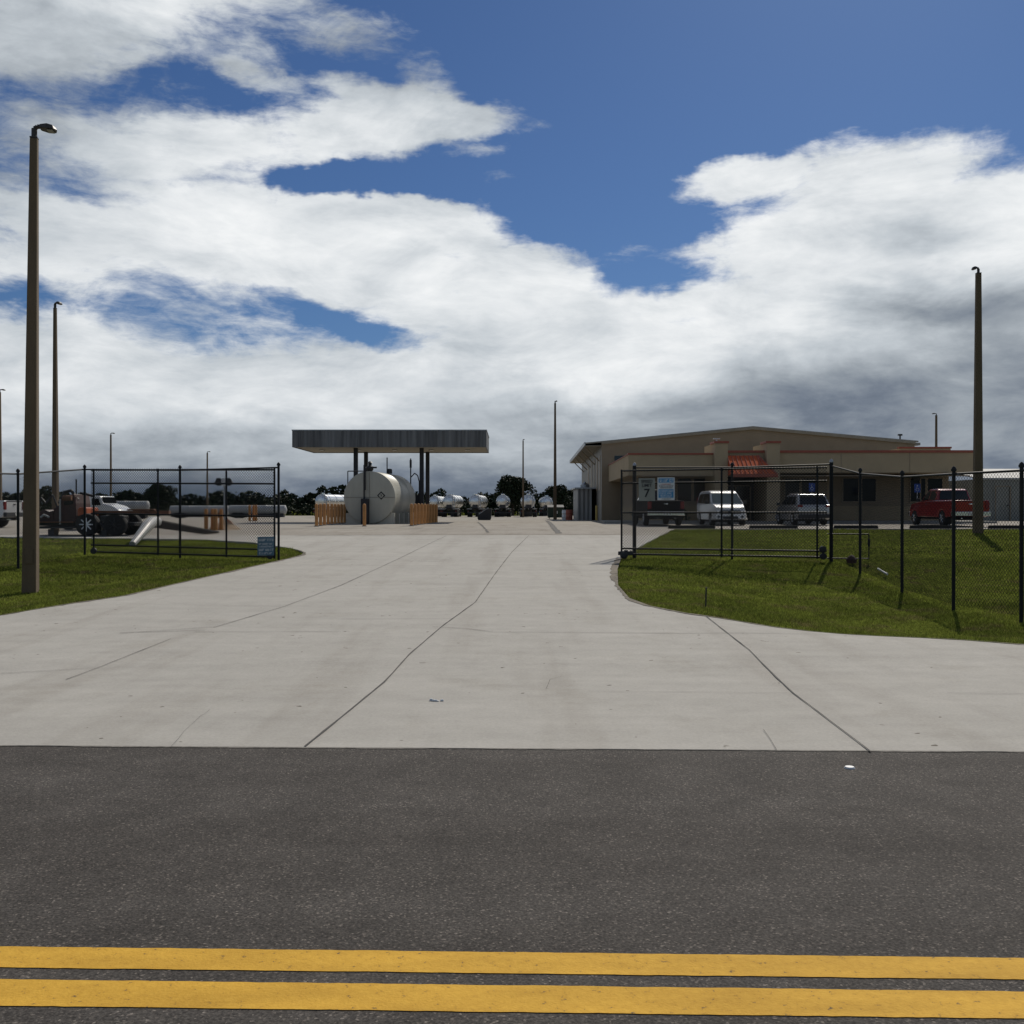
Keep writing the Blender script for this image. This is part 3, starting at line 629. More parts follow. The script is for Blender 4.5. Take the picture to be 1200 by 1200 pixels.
# ------------------------------------------------------------------ vehicles
def wheel(parent, x, y, r, w, m_rim='rim', spokes=6, name='wheel'):
    o = bpy.data.objects.new(name, None); COL.objects.link(o); o.parent = parent; o.location = (x, y, r); o.empty_display_size = .2
    sd = 1 if x > 0 else -1
    MB().lathe([(-w / 2, r * .62), (-w / 2, r * .93), (-w * .36, r), (w * .36, r), (w / 2, r * .93), (w / 2, r * .62)], 26, (0, 0, 0), 'x').build('tyre', M['tyre'], o, smooth=True)
    mb = MB(); xf = sd * w * .5
    mb.lathe([(min(0, xf * .7), r * .58), (max(0, xf * .7), r * .58)], 20, (0, 0, 0), 'x')
    ring = MB(); 
    for k in range(spokes):
        a = 2 * math.pi * k / spokes; ca, sa = math.cos(a), math.sin(a)
        mb.tube((xf * .98, ca * r * .1, sa * r * .1), (xf * .9, ca * r * .6, sa * r * .6), r * .09, n=4)
    mb.lathe([(xf * .8, r * .16), (xf * 1.04, r * .14)] if sd > 0 else [(xf * 1.04, r * .14), (xf * .8, r * .16)], 12, (0, 0, 0), 'x')
    if spokes == 8:
        a_, b_ = sorted((xf * .55, xf * .93)); mb.lathe([(a_, r * .6), (b_, r * (.6 if xf < 0 else .5))] if xf > 0 else [(a_, r * .5), (b_, r * .6)], 20, (0, 0, 0), 'x')
    mb.build('rim', M[m_rim], o, smooth=True)
    return o
def arch(yc, r, z0, hw, n=9, fwd=True):
    """points of a wheel arch going from front to rear along the sill"""
    a0 = math.asin(min(1, max(-1, (z0 - .36) / r)))
    A = np.linspace(a0, math.pi - a0, n); return [(yc + r * math.cos(a), .36 + r * math.sin(a), hw) for a in A]
def vehicle(name, label, cat, X, Y, rz, S):
    z = T(X, Y)
    t = thing(name, label, cat, (X, Y, z), rz)
    b = MB().prism(S['body']).build('body', M[S['paint']], t, bevel=.05, smooth=True, seg=3)
    gh = S['cabin']
    MB().prism(gh).build('cabin', M[S['paint']], t, bevel=.05, smooth=True, seg=3)
    z0, h0, z1, h1 = S['taper']
    def hx(zz): return h0 + (h1 - h0) * (zz - z0) / (z1 - z0)
    for poly in S['side_glass']:
        for s in (-1, 1):
            P = [(s * (hx(q[1]) + .004), q[0], q[1]) for q in poly]
            if s < 0: P = P[::-1]
            MB().slab(P, .008).build('side_window', M['cglass'], t)
    for nm, m, (a, bb) in S['end_glass']:           # (y,z,hw) lower and upper edge
        sgn = 1 if nm == 'windscreen' else -1
        P = [(-a[2], a[0], a[1]), (a[2], a[0], a[1]), (bb[2], bb[0], bb[1]), (-bb[2], bb[0], bb[1])]
        nn = (Vector(P[1]) - Vector(P[0])).cross(Vector(P[2]) - Vector(P[0]))
        if nn.y * sgn < 0: P = P[::-1]
        MB().slab(P, .012).build(nm, M[m], t)
    for s in (-1, 1):
        for (yy, rr) in S['axles']: wheel(t, s * (S['hw'] - .13), yy, rr, .24, S.get('rim', 'rim'), S.get('spokes', 6))
        q = MB().box(s * (S['hw'] + .02) - .0, s * (S['hw'] + .2), S['mirror'][0], S['mirror'][0] + .1, S['mirror'][1], S['mirror'][1] + .17) if s > 0 else MB().box(-(S['hw'] + .2), -(S['hw'] + .02), S['mirror'][0], S['mirror'][0] + .1, S['mirror'][1], S['mirror'][1] + .17)
        q.tube((s * (S['hw'] - .06), S['mirror'][0] + .05, S['mirror'][1] + .03), (s * (S['hw'] + .05), S['mirror'][0] + .05, S['mirror'][1] + .05), .03)
        q.build('mirror', M[S.get('mm', 'plast')], t, bevel=.02)
    for (nm, m, bx_) in S['extras']:
        both = bx_[0] > 0
        for s in ((1, -1) if both else (1,)):
            x0, x1 = (bx_[0], bx_[1]) if s > 0 else (-bx_[1], -bx_[0])
            MB().box(x0, x1, *bx_[2:6]).build(nm, M[m], t, bevel=.02 if m not in ('plate',) else 0)
    return t
def pick(paint, bumper):
    hw = .98
    f = 1.95; rr = -1.75; ra = .47
    body = [(-2.88, .62, hw - .04), (-2.90, 1.30, hw - .05), (-.95, 1.30, hw - .03), (1.25, 1.25, hw - .06), (2.55, 1.16, hw - .12), (2.82, 1.02, hw - .14), (2.86, .55, hw - .1), (f + ra + .05, .5, hw)] + arch(f, ra, .45, hw) + arch(rr, ra, .45, hw) + [(-2.8, .5, hw - .03)]
    cabin = [(-.93, 1.26, .90), (-.80, 1.84, .74), (-.5, 1.91, .71), (.45, 1.90, .71), (1.30, 1.24, .90)]
    return dict(paint=paint, body=body, cabin=cabin, hw=hw, taper=(1.26, .90, 1.88, .72), axles=[(f, .39), (rr, .39)], mirror=(.95, 1.25),
        side_glass=[[(.62, 1.33), (.15, 1.33), (.15, 1.80), (.40, 1.80)][::1] if 0 else [(1.02, 1.33), (.18, 1.33), (.18, 1.80), (.46, 1.80)], [(.1, 1.33), (-.72, 1.33), (-.66, 1.80), (.1, 1.80)]],
        end_glass=[('windscreen', 'cglass', ((1.235, 1.32, .80), (.56, 1.83, .66))), ('rear_window', 'cglass', ((-.935, 1.36, .74), (-.84, 1.80, .66)))],
        extras=[('tail_light', 'tail', (hw - .24, hw - .045, -2.925, -2.82, .86, 1.24)), ('rear_bumper', bumper, (-hw + .03, hw - .03, -3.02, -2.86, .52, .74)),
                ('number_plate', 'plate', (-.16, .16, -3.035, -3.022, .57, .70)), ('tailgate_handle', bumper, (-.09, .09, -2.93, -2.89, 1.08, 1.15)),
                ('tailgate_trim', 'plast', (-.72, .72, -2.912, -2.89, 1.24, 1.29)), ('bed_liner', 'dark', (-.85, .85, -2.8, -1.0, 1.296, 1.306)),
                ('chassis', 'dark', (-.7, .7, -2.7, 2.7, .34, .56)), ('door_handle', bumper, (hw - .03, hw + .012, .2, .36, 1.1, 1.14)), ('front_bumper', bumper, (-.9, .9, 2.84, 2.98, .45, .72)),
                ('headlight', 'head', (.62, .85, 2.78, 2.87, .82, 1.0)), ('grille', 'plast', (-.58, .58, 2.8, 2.875, .78, 1.02)), ('exhaust_pipe', 'chrome', (.4, .48, -2.95, -2.6, .36, .43))])
vehicle('pickup_truck', 'black pickup truck with chrome rear bumper parked behind the gate signs', 'pickup truck', 7.75, 54.95, R(1.5), pick('cblack', 'chrome'))
vehicle('pickup_truck', 'red pickup truck parked behind the right concrete light pole', 'pickup truck', 22.75, 53.6, R(-1), pick('cred', 'chrome'))
vehicle('pickup_truck', 'white pickup truck at the far left edge partly outside the view', 'pickup truck', -26.9, 49.5, R(88), pick('white', 'blackm'))
hw = .915; f, rr, ra = 1.42, -1.35, .40
van = dict(paint='white', hw=hw, taper=(1.12, .90, 1.78, .72), axles=[(f, .34), (rr, .34)], mirror=(1.0, 1.12), mm='plast',
    body=[(-2.2, .5, hw - .05), (-2.22, 1.12, hw - .02), (1.35, 1.14, hw - .03), (1.85, 1.04, hw - .12), (2.12, .88, hw - .18), (2.2, .62, hw - .16), (2.2, .32, hw - .12), (f + ra + .1, .28, hw)] + arch(f, ra, .26, hw) + arch(rr, ra, .26, hw) + [(-2.15, .3, hw - .05)],
    cabin=[(-2.22, 1.10, .895), (-2.12, 1.76, .74), (-1.9, 1.83, .70), (.1, 1.84, .70), (.5, 1.76, .71), (1.55, 1.10, .86)],
    side_glass=[[(1.12, 1.17), (.35, 1.17), (.35, 1.68), (.52, 1.68)], [(.27, 1.17), (-.75, 1.17), (-.75, 1.68), (.27, 1.68)], [(-.85, 1.17), (-2.0, 1.17), (-1.94, 1.66), (-.85, 1.68)]],
    end_glass=[('windscreen', 'wglass', ((1.46, 1.165, .79), (.62, 1.69, .67))), ('rear_window', 'cglass', ((-2.22, 1.2, .74), (-2.15, 1.68, .68)))],
    extras=[('grille', 'plast', (-.52, .52, 2.1, 2.215, .60, .78)), ('lower_intake', 'plast', (-.40, .40, 2.12, 2.212, .34, .48)), ('headlight', 'head', (.56, .74, 1.88, 2.13, .80, .94)),
            ('number_plate', 'plate', (-.15, .15, 2.21, 2.222, .48, .58)), ('fog_light', 'plast', (.55, .68, 2.12, 2.208, .40, .52)), ('tail_light', 'tail', (hw - .12, hw - .02, -2.24, -2.14, 1.0, 1.5)), ('door_handle', 'plast', (hw - .02, hw + .012, .45, .6, 1.0, 1.04)),
            ('chassis', 'dark', (-.7, .7, -2.0, 1.9, .18, .36))])
vehicle('minivan', 'white minivan facing the road parked left of the entrance doors', 'van', 11.3, 55.3, R(181), van)
hw = .925; f, rr, ra = 1.38, -1.3, .41
suv = dict(paint='silver', hw=hw, taper=(1.02, .91, 1.60, .70), axles=[(f, .36), (rr, .36)], mirror=(.85, 1.05),
    body=[(-2.2, .45, hw - .08), (-2.28, .62, hw - .05), (-2.26, 1.0, hw - .04), (1.2, 1.04, hw - .05), (1.95, .96, hw - .14), (2.2, .8, hw - .2), (2.26, .5, hw - .16), (2.2, .3, hw - .12), (f + ra + .06, .28, hw)] + arch(f, ra, .27, hw) + arch(rr, ra, .27, hw) + [(-2.12, .32, hw - .06)],
    cabin=[(-2.24, .98, .89), (-1.82, 1.56, .72), (-1.5, 1.65, .69), (-.2, 1.68, .68), (.35, 1.61, .69), (1.28, 1.0, .88)],
    side_glass=[[(.88, 1.09), (-.02, 1.09), (-.02, 1.53), (.38, 1.53)], [(-.1, 1.09), (-.98, 1.09), (-.92, 1.53), (-.1, 1.53)], [(-1.06, 1.09), (-1.72, 1.12), (-1.42, 1.50), (-1.02, 1.53)]],
    end_glass=[('windscreen', 'cglass', ((1.2, 1.06, .8), (.46, 1.55, .66))), ('rear_window', 'cglass', ((-2.17, 1.10, .74), (-1.87, 1.51, .66)))],
    extras=[('tail_light', 'tail', (.62, .875, -2.30, -2.16, .95, 1.08)), ('rear_bumper', 'plast', (-.86, .86, -2.34, -2.2, .38, .56)), ('number_plate', 'plate', (-.15, .15, -2.30, -2.27, .74, .84)),
            ('spoiler', 'silver', (-.66, .66, -1.98, -1.6, 1.58, 1.63)), ('door_handle', 'chrome', (hw - .03, hw + .01, -.05, .1, .94, .97)), ('roof_rail', 'plast', (.6, .64, -1.4, .2, 1.67, 1.71)), ('headlight', 'head', (.55, .74, 2.0, 2.2, .76, .88)), ('grille', 'plast', (-.45, .45, 2.14, 2.26, .55, .75)),
            ('chassis', 'dark', (-.7, .7, -2.0, 2.0, .2, .36))])
vehicle('sports_utility_car', 'silver grey crossover car seen from behind parked right of the entrance doors', 'car', 15.95, 56.4, R(1), suv)

# tankers
def tanker(label, X, Y, rz):
    t = thing('tank_trailer', label, 'tank trailer', (X, Y, T(X, Y)), rz, 'steel tank trailers parked in the far yard')
    MB().lathe([(-.28, .1), (-.26, .45), (-.18, .75), (0, .95), (.9, .96), (.93, 1.0), (.98, 1.0), (1.0, .96), (3.6, .96), (3.63, 1.0), (3.68, 1.0), (3.7, .96), (6.8, .96), (6.83, 1.0), (6.88, 1.0), (6.9, .96), (9.8, .95), (10, .75), (10.1, .3)], 32, (0, 0, 2.25)).build('tank_shell', M['steel'], t, smooth=True)
    mb = MB(); mb.lathe([(0, .25), (.16, .25), (.2, .12)], 12, (0, 3.0, 3.18), 'z').lathe([(0, .25), (.16, .25), (.2, .12)], 12, (0, .6, 3.18), 'z'); mb.build('manhole', M['chrome'], t)
    mb = MB().box(-.45, -.3, .2, 9.6, .95, 1.3).box(.3, .45, .2, 9.6, .95, 1.3).box(-1.1, 1.1, -.35, -.2, .55, .72); mb.build('chassis', M['blackm'], t)
    MB().box(-.38, .38, -.42, -.1, 1.25, 1.75).build('valve_cabinet', M['blackm'], t, bevel=.03)
    for s in (-1, 1):
        MB().box(s * .85 - .35, s * .85 + .35, -.1, 2.6, 1.14, 1.2).build('fender', M['white'], t, bevel=.02)
        MB().box(s * 1.0 - .09, s * 1.0 + .09, -.38, -.34, .78, .9).build('tail_light', M['tail'], t)
        for yy in (.65, 1.95):
            for dx in (0, .3):
                wheel(t, s * (1.06 - dx), yy, .5, .26, 'rim', 5)
    mb = MB(); mb.tube((.5, -.3, 1.3), (.5, -.2, 3.2), .03); mb.tube((.8, -.3, 1.3), (.8, -.2, 3.0), .03)
    for k in range(6): mb.tube((.5, -.28, 1.5 + k * .27), (.8, -.28, 1.5 + k * .27), .02)
    mb.build('ladder', M['galv'], t); MB().box(-.8, .8, 7.6, 7.8, .0, 1.0).build('landing_leg', M['blackm'], t)
    return t
tanks = [(XY(526.5, 148), 148, R(-4), 'steel tank trailer leftmost of the row between tank and oak'), (XY(557, 148), 148, R(-4), 'steel tank trailer directly behind the black tipping bin'),
         (XY(589, 149), 149, R(-1), 'steel tank trailer parked below the left half of the big oak'), (XY(619.5, 146), 146, R(1), 'steel tank trailer parked at the foot of a thin light pole'),
         (XY(641, 166), 166, R(1), 'steel tank trailer partly hidden behind the green dumpster'), (XY(377, 142), 142, R(-10), 'steel tank trailer whose end shows above the left bollard row'),
         (XY(509, 160), 160, R(-3), 'steel tank trailer mostly hidden behind the right bollard row')]
t0 = tanker(tanks[0][3], tanks[0][0], tanks[0][1], tanks[0][2])
for x, y, a, lab in tanks[1:]: dup(t0, (x, y, T(x, y)), a, lab)
# low tanks, side on
def low_tank(label, px0, px1, pyt, Y):
    x0, x1 = XY(px0, Y), XY(px1, Y); L = x1 - x0; zg = T(x0, Y); zt = ZY(pyt, Y) - zg; r = .55
    t = thing('low_tank_trailer', label, 'tank trailer', (x0, Y, zg), 0, 'low steel tank trailers side on')
    MB().lathe([(-.12, .15), (0, r * .8), (.08, r), (L * .33, r), (L * .33 + .04, r + .03), (L * .33 + .08, r), (L * .66, r), (L * .66 + .04, r + .03), (L * .66 + .08, r), (L - .08, r), (L, r * .8), (L + .12, .15)], 24, (0, 0, zt - r), 'x').build('tank_shell', M['tube'], t, smooth=True)
    MB().box(.2, L - .2, -.4, .4, .12, zt - 2 * r + .12).build('chassis', M['blackm'], t)
    for q in (.12, .22, .85):
        o = wheel(t, .01, 0, .38, .9); o.location = (L * q, 0, .38); o.rotation_euler = (0, 0, R(90))
    return t
low_tank('low pale tank trailer seen behind the right part of the left gate', 269, 335, 592, 120)
low_tank('low pale tank trailer seen behind the middle of the left gate', 200, 268, 592.5, 124)
low_tank('shorter pale tank trailer seen just right of the white truck cab', 133, 174, 587, 110)

# black tipping bin
X, Y = XY(568, 88), 88
t = thing('tipping_bin', 'small black wedge shaped tipping bin standing in the yard left of the oak', 'bin', (X, Y, T(X, Y)))
MB().add([(-.6, -.5, .1), (.55, -.5, .1), (.6, -.5, 1.0), (.2, -.5, .95), (-.6, -.5, .4), (-.6, .5, .1), (.55, .5, .1), (.6, .5, 1.0), (.2, .5, .95), (-.6, .5, .4)],
         [(0, 1, 2, 3, 4), (9, 8, 7, 6, 5)] + [(i, (i + 1) % 5, 5 + (i + 1) % 5, 5 + i) for i in range(5)]).build('hopper', M['plast'], t, bevel=.03)
MB().box(-.55, .5, -.55, -.45, 0, .12).box(-.55, .5, .45, .55, 0, .12).build('fork_base', M['blackm'], t)
mb = MB()
for k in range(6): mb.box(-.5 + k * .14, -.38 + k * .14, -.2, .1, .45 + k * .08, .62 + k * .09)
mb.build('load', M['tube'], t)
# dumpster
X, Y = XY(651, 112), 112
t = thing('dumpster', 'dark green dumpster with white label standing beside the tall light pole', 'dumpster', (X, Y, T(X, Y)))
MB().add([(-.85, -.7, .12), (.85, -.7, .12), (.85, .7, .12), (-.85, .7, .12), (-.88, -.8, 1.2), (.88, -.8, 1.2), (.88, .8, 1.45), (-.88, .8, 1.45)], [(0, 3, 2, 1), (4, 5, 6, 7), (0, 1, 5, 4), (1, 2, 6, 5), (2, 3, 7, 6), (3, 0, 4, 7)]).build('container', M['green'], t, bevel=.02)
MB().add([(-.9, -.84, 1.21), (.9, -.84, 1.21), (.9, .84, 1.47), (-.9, .84, 1.47), (-.9, -.84, 1.26), (.9, -.84, 1.26), (.9, .84, 1.52), (-.9, .84, 1.52)], [(0, 3, 2, 1), (4, 5, 6, 7), (0, 1, 5, 4), (1, 2, 6, 5), (2, 3, 7, 6), (3, 0, 4, 7)]).build('lid', M['plast'], t)
MB().slab([(-.25, -.775, .55), (.2, -.775, .55), (.2, -.8, .85), (-.25, -.8, .85)], .01).build('label_plate', M['signw'], t)
for s in (-1, 1): MB().box(s * .95 - .06, s * .95 + .06, -.35, .35, .7, .85).build('lift_pocket', M['green'], t)
for s in (-1, 1): MB().lathe([(-.04, .06), (.04, .06)], 10, (s * .7, -.55, .06), 'x').build('caster', M['tyre'], t)
# drums by the shed
for i, (px, Y, m, lab) in enumerate([(667, 86, 'trim', 'red drum standing left of the ribbed lean-to shed'), (662.5, 90, 'white', 'white drum standing left of the red drum near the shed')]):
    X = XY(px, Y); t = thing('drum', lab, 'drum', (X, Y, T(X, Y)))
    MB().lathe([(0, .27), (.02, .29), (.28, .29), (.3, .305), (.32, .29), (.58, .29), (.6, .305), (.62, .29), (.86, .29), (.88, .27)], 18, (0, 0, 0), 'z').build('drum_body', M[m], t, smooth=True)
    MB().lathe([(0, .05), (.03, .05)], 8, (.12, .1, .88), 'z').build('cap', M['blackm'], t)

# ------------------------------------------------------------------ boom truck at left
Y0 = 40.0; zg = T(-16, Y0)
bt = thing('boom_truck', 'black and dark red boom truck with big tyres behind the left gate', 'truck', (XY(100, Y0), Y0, zg))
def lx(px): return XY(px, Y0) - XY(100, Y0)
def lz(py): return ZY(py, Y0) - zg
MB().box(lx(47), lx(163), -.5, .5, lz(616), lz(612)).box(lx(50), lx(100), -.9, .9, lz(619), lz(616.5)).build('chassis', M['blackm'], bt, bevel=.02)
MB().box(lx(48), lx(98), -1.0, 1.0, lz(612), lz(610.8)).build('deck', M['rust'], bt)
MB().box(lx(128), lx(155), -.9, -.3, lz(611.5), lz(604)).build('fuel_box', M['blackm'], bt, bevel=.04)
MB().box(lx(112), lx(199), -.14, .14, lz(603), lz(598.6)).box(lx(150), lx(182), -.12, .12, lz(598.4), lz(596.5)).build('boom', M['rust'], bt, bevel=.02)
mb = MB().prism([(0, 0, 1), (0, 1, 1), (1, 1, 1)]) if 0 else MB()
def xz(mb, pts, y0, y1):
    n = len(pts); mb.add([(lx(p[0]), y0, lz(p[1])) for p in pts] + [(lx(p[0]), y1, lz(p[1])) for p in pts], [tuple(range(n)), tuple(range(2 * n - 1, n - 1, -1))] + [(i, (i + 1) % n, n + (i + 1) % n, n + i) for i in range(n)]); return mb
xz(MB(), [(74, 611), (73, 596), (80, 592), (82, 582), (97, 579), (99, 590), (99, 611)], -.8, .6).build('operator_housing', M['maroon'], bt, bevel=.03)
xz(MB(), [(53, 611), (54, 600), (62, 597), (66, 600), (72, 598), (73, 611)], -.7, .5).build('winch_housing', M['maroon'], bt, bevel=.03)
xz(MB(), [(86, 592), (86, 584), (96, 583), (96, 591)], -.83, -.805).build('cab_window', M['glass'], bt)
xz(MB(), [(102, 604.5), (102, 597), (104, 594.5), (112, 594.5), (112.5, 604.5)], -.9, .3).build('counterweight', M['orm'], bt, bevel=.04)
mb = MB(); mb.lathe([(lx(86), .10), (lx(96), .10)], 12, (0, -.9, lz(584)), 'x'); mb.build('hydraulic_tank', M['rust'], bt, smooth=True)
mb = MB(); mb.path([(lx(94.5), -.4, lz(580)), (lx(94.5), -.4, lz(562))], .03); mb.path([(lx(100), -.5, lz(578)), (lx(108), -.5, lz(579.5)), (lx(116), -.4, lz(582))], .05); mb.path([(lx(48), -.3, lz(600)), (lx(52), -.3, lz(583)), (lx(58), -.3, lz(590)), (lx(66), -.3, lz(580)), (lx(72), -.3, lz(596))], .035)
mb.path([(lx(76), -.5, lz(590)), (lx(82), -.5, lz(577)), (lx(90), -.5, lz(575)), (lx(98), -.5, lz(586))], .06); mb.build('hoses', M['blackm'], bt)
mb = MB(); mb.path([(lx(52), -.9, lz(611)), (lx(52), -.9, lz(598))], .03).path([(lx(83), -.95, lz(614)), (lx(83), -.95, lz(585))], .035).path([(lx(60), -.9, lz(606)), (lx(64), -.9, lz(603)), (lx(70), -.9, lz(606))], .04); mb.build('hand_rails', M['tube'], bt)
for px, m in ((112.5, 'rim'), (144.5, 'blackm')):
    for s in (-.75, .75):
        w_ = wheel(bt, .01, 0, .43, .36, 'signw' if m == 'rim' else m, 8); w_.location = (lx(px), s, .43 - (zg - T(XY(px, Y0), Y0))); w_.rotation_euler = (0, 0, R(-90))
mb = MB(); mb.tube((lx(127), -.8, lz(611)), (lx(136), -.9, lz(622)), .05); mb.box(lx(130), lx(136), -.95, -.65, lz(627.5), lz(621)); mb.tube((lx(70), -.6, lz(618)), (lx(70), -.6, .0), .09); mb.box(lx(67), lx(74), -.8, -.4, 0, .25); mb.build('outrigger', M['blackm'], bt)
# white truck behind
Yt = 46.5; zt_ = T(-18, Yt); X = XY(130, Yt)
t = thing('work_truck', 'small white work truck cab with sloping bonnet behind the boom truck', 'truck', (X, Yt, zt_), R(-90))
wt = lambda px, py: (XY(px, Yt) - X, ZY(py, Yt) - zt_)
P = [wt(112, 604), wt(112, 583), wt(114, 581), wt(126, 581.5), wt(129, 590), wt(140, 593), wt(148, 598), wt(149, 605)]
MB().prism([(p[0], p[1], .85) for p in P]).build('cab', M['white'], t, bevel=.05, smooth=True)
for s in (-1, 1):
    q = [wt(117, 592), wt(117, 584.5), wt(124.5, 584.5), wt(127, 592)]; MB().slab([(s * .865, a, b) for a, b in (q if s < 0 else q[::-1])], .01).build('side_window', M['glass'], t)
a, b_ = wt(126.6, 582.5), wt(129, 589.5); MB().slab([(-.75, b_[0] + .02, b_[1]), (.75, b_[0] + .02, b_[1]), (.7, a[0] + .03, a[1]), (-.7, a[0] + .03, a[1])], .01).build('windscreen', M['glass'], t)
MB().box(-.4, .4, -2.2, .6, .45, .7).build('chassis', M['blackm'], t)
for s in (-1, 1):
    for yy in (-1.6, .3): wheel(t, s * .75, yy, .4, .25)
# bent white tube and dark loading beam
p = [G(155, 638)]; X, Y = p[0]
mb = MB(); A = Vector((X, Y, T(X, Y) + .0)); B = Vector((XY(172, 35), 35, ZY(617, 35))); C = Vector((XY(178, 36.2), 36.2, ZY(611.5, 36.2))); D = Vector((XY(184, 37), 37, ZY(611, 37)))
mb.tube(A, B, .1, .19, n=14); mb.tube(B, C, .19, .19, n=14); mb.tube(C, D, .19, .17, n=14)
t = tag(mb.build('bent_tube', M['tube'], smooth=True), 'white bent tube leaning down onto the grass behind the left gate', 'tube')
mb = MB(); a = Vector((XY(183, 37.5), 37.5, ZY(613, 37.5))); b_ = Vector((XY(254, 42), 42, ZY(624, 42)))
d = (b_ - a); mb.add([a + Vector((0, -.35, -.16)), b_ + Vector((0, -.35, -.12)), b_ + Vector((0, .35, -.12)), a + Vector((0, .35, -.16)), a + Vector((0, -.35, .12)), b_ + Vector((0, -.35, .04)), b_ + Vector((0, .35, .04)), a + Vector((0, .35, .12))],
                  [(0, 3, 2, 1), (4, 5, 6, 7), (0, 1, 5, 4), (1, 2, 6, 5), (2, 3, 7, 6), (3, 0, 4, 7)])
tag(mb.build('loading_ramp', M['plank'], bevel=.01), 'long dark loading ramp sloping down from the white tube to the yard', 'ramp')

# ------------------------------------------------------------------ office building and hall
BX, BY, BR = 7.05, 62.0, R(-1.1)
zf = .70
of = thing('office_building', 'low tan office building with terracotta roof trim and recessed windows', 'building', (BX, BY, zf), BR)
def ub(px, v): Y = BY + v; return XY(px, Y - .019 * (XY(px, Y) - BX)) - BX - .019 * v
Z = lambda py, v: ZY(py, BY + v) - zf
s1 = ub(838, 0)
W = 20.75
MB().box(0, s1, 0, 16, Z(557, 0), Z(533, 0)).build('roof_parapet', M['stucco'], of)
MB().box(s1 + .01, W, 0.02, 15.9, Z(554, 0), Z(530.8, 0)).build('roof_parapet', M['stucco'], of)
MB().box(-.05, s1 + .0, -.05, .35, Z(533, 0) + .002, Z(531, 0)).box(-.05, .25, .36, 16, Z(533, 0) + .002, Z(532, 0)).build('parapet_trim', M['trim'], of)
MB().box(s1 + .02, W + .05, -.05, .35, Z(530.8, 0) + .002, Z(528, 0)).build('parapet_trim', M['trim'], of)
MB().box(.9, W - .3, 3, 15.5, -.3, Z(557, 0) + .1).build('wall', M['stucco2'], of)
MB().box(.88, W - .28, 2.96, 15.52, -.2, 1.05).build('wall_base', M['stucco'], of)
MB().box(ub(1054, 4), ub(1114, 4), 4, 9, Z(533, 4) , Z(526, 4)).build('raised_parapet', M['stucco'], of)
MB().box(ub(1054, 4) - .05, ub(1114, 4) + .05, 3.95, 4.3, Z(526, 4) + .002, Z(524, 4)).build('parapet_trim', M['trim'], of)
def window(u0, u1, z0, z1, v, two=True, name='window'):
    f = MB(); fr = .06
    f.box(u0 - fr, u1 + fr, v - .05, v - .002, z1, z1 + fr).box(u0 - fr, u1 + fr, v - .09, v - .002, z0 - fr, z0).box(u0 - fr, u0, v - .05, v - .002, z0, z1).box(u1, u1 + fr, v - .05, v - .002, z0, z1)
    if two: m_ = (u0 + u1) / 2; f.box(m_ - .08, m_ + .08, v - .05, v - .002, z0, z1)
    o = f.build(name, M['frame'], of)
    MB().box(u0, u1, v - .02, v - .004, z0, z1).build('pane', M['glass'], o)
    return o
for a, b in ((794, 829), (920, 956), (988, 1026), (1067, 1104)): window(ub(a, 3), ub(b, 3), Z(587.5, 3), Z(561, 3), 3)
# side window facing left
o = MB().box(.82, .9, 3.6, 3.7, .9, 2.7).box(.82, .9, 5.0, 5.1, .9, 2.7).box(.82, .9, 3.7, 5.0, 2.6, 2.7).build('window', M['signg'], of); MB().box(.86, .885, 3.7, 5.0, .9, 2.6).build('pane', M['glass'], o)
MB().box(s1 - .16, s1 - .06, -.09, -.003, -.5 + 1.0, Z(533, 0) - .1).build('downspout', M['frame'], of) if 0 else MB().box(s1 - .14, s1 - .06, -.08, -.003, Z(557, 0), Z(534, 0)).build('downspout', M['frame'], of)
for u in (8.6, 12.8, 16.9): MB().box(u, u + .03, -.0, .018, Z(554, 0) + .01, Z(531, 0)).build('control_joint', M['frame'], of)
for u in (9.3, 14.9, 18.6): MB().box(u, u + .09, 2.9, 2.958, .0, Z(557, 0)).build('downspout', M['frame'], of)
MB().box(.8, W - .25, -.02, .5, Z(557, 0) - .001 - .06, Z(557, 0) - .003).build('soffit_edge', M['frame'], of)
MB().box(11.6, 11.95, 2.8, 2.955, 1.0, 1.7).build('meter_box', M['galv'], of)
# entrance
for a, b in ((838, 853), (898.5, 914)):
    o = MB().box(ub(a, -.6), ub(b, -.6), -.6, 3.2, -.2, Z(519.5, -.6)).build('entrance_pier', M['stucco'], of)
    MB().box(ub(a, -.6) - .06, ub(b, -.6) + .06, -.66, .9, Z(519.5, -.6) + .002, Z(517, -.6)).build('pier_cap', M['trim'], o)
u0, u1 = ub(853, -.6) + .01, ub(898.5, -.6) - .01
MB().box(u0, u1, 2.93, 2.99, 0, Z(557, 0) + .05).build('entrance_recess', M['dark'], of)  # flat near-black panel; the shade of the recess is in its colour
dr = MB().box(u0 + .2, u0 + .28, 2.84, 2.92, 0, 2.3).box(u1 - .28, u1 - .2, 2.84, 2.92, 0, 2.3).box((u0 + u1) / 2 - .05, (u0 + u1) / 2 + .05, 2.84, 2.92, 0, 2.3).box(u0 + .28, u1 - .28, 2.84, 2.92, 2.3, 2.38).build('entrance_door', M['frame'], of)
MB().box(u0 + .28, (u0 + u1) / 2 - .05, 2.87, 2.89, .05, 2.3).box((u0 + u1) / 2 + .05, u1 - .28, 2.87, 2.89, .05, 2.3).build('pane', M['glass'], dr)
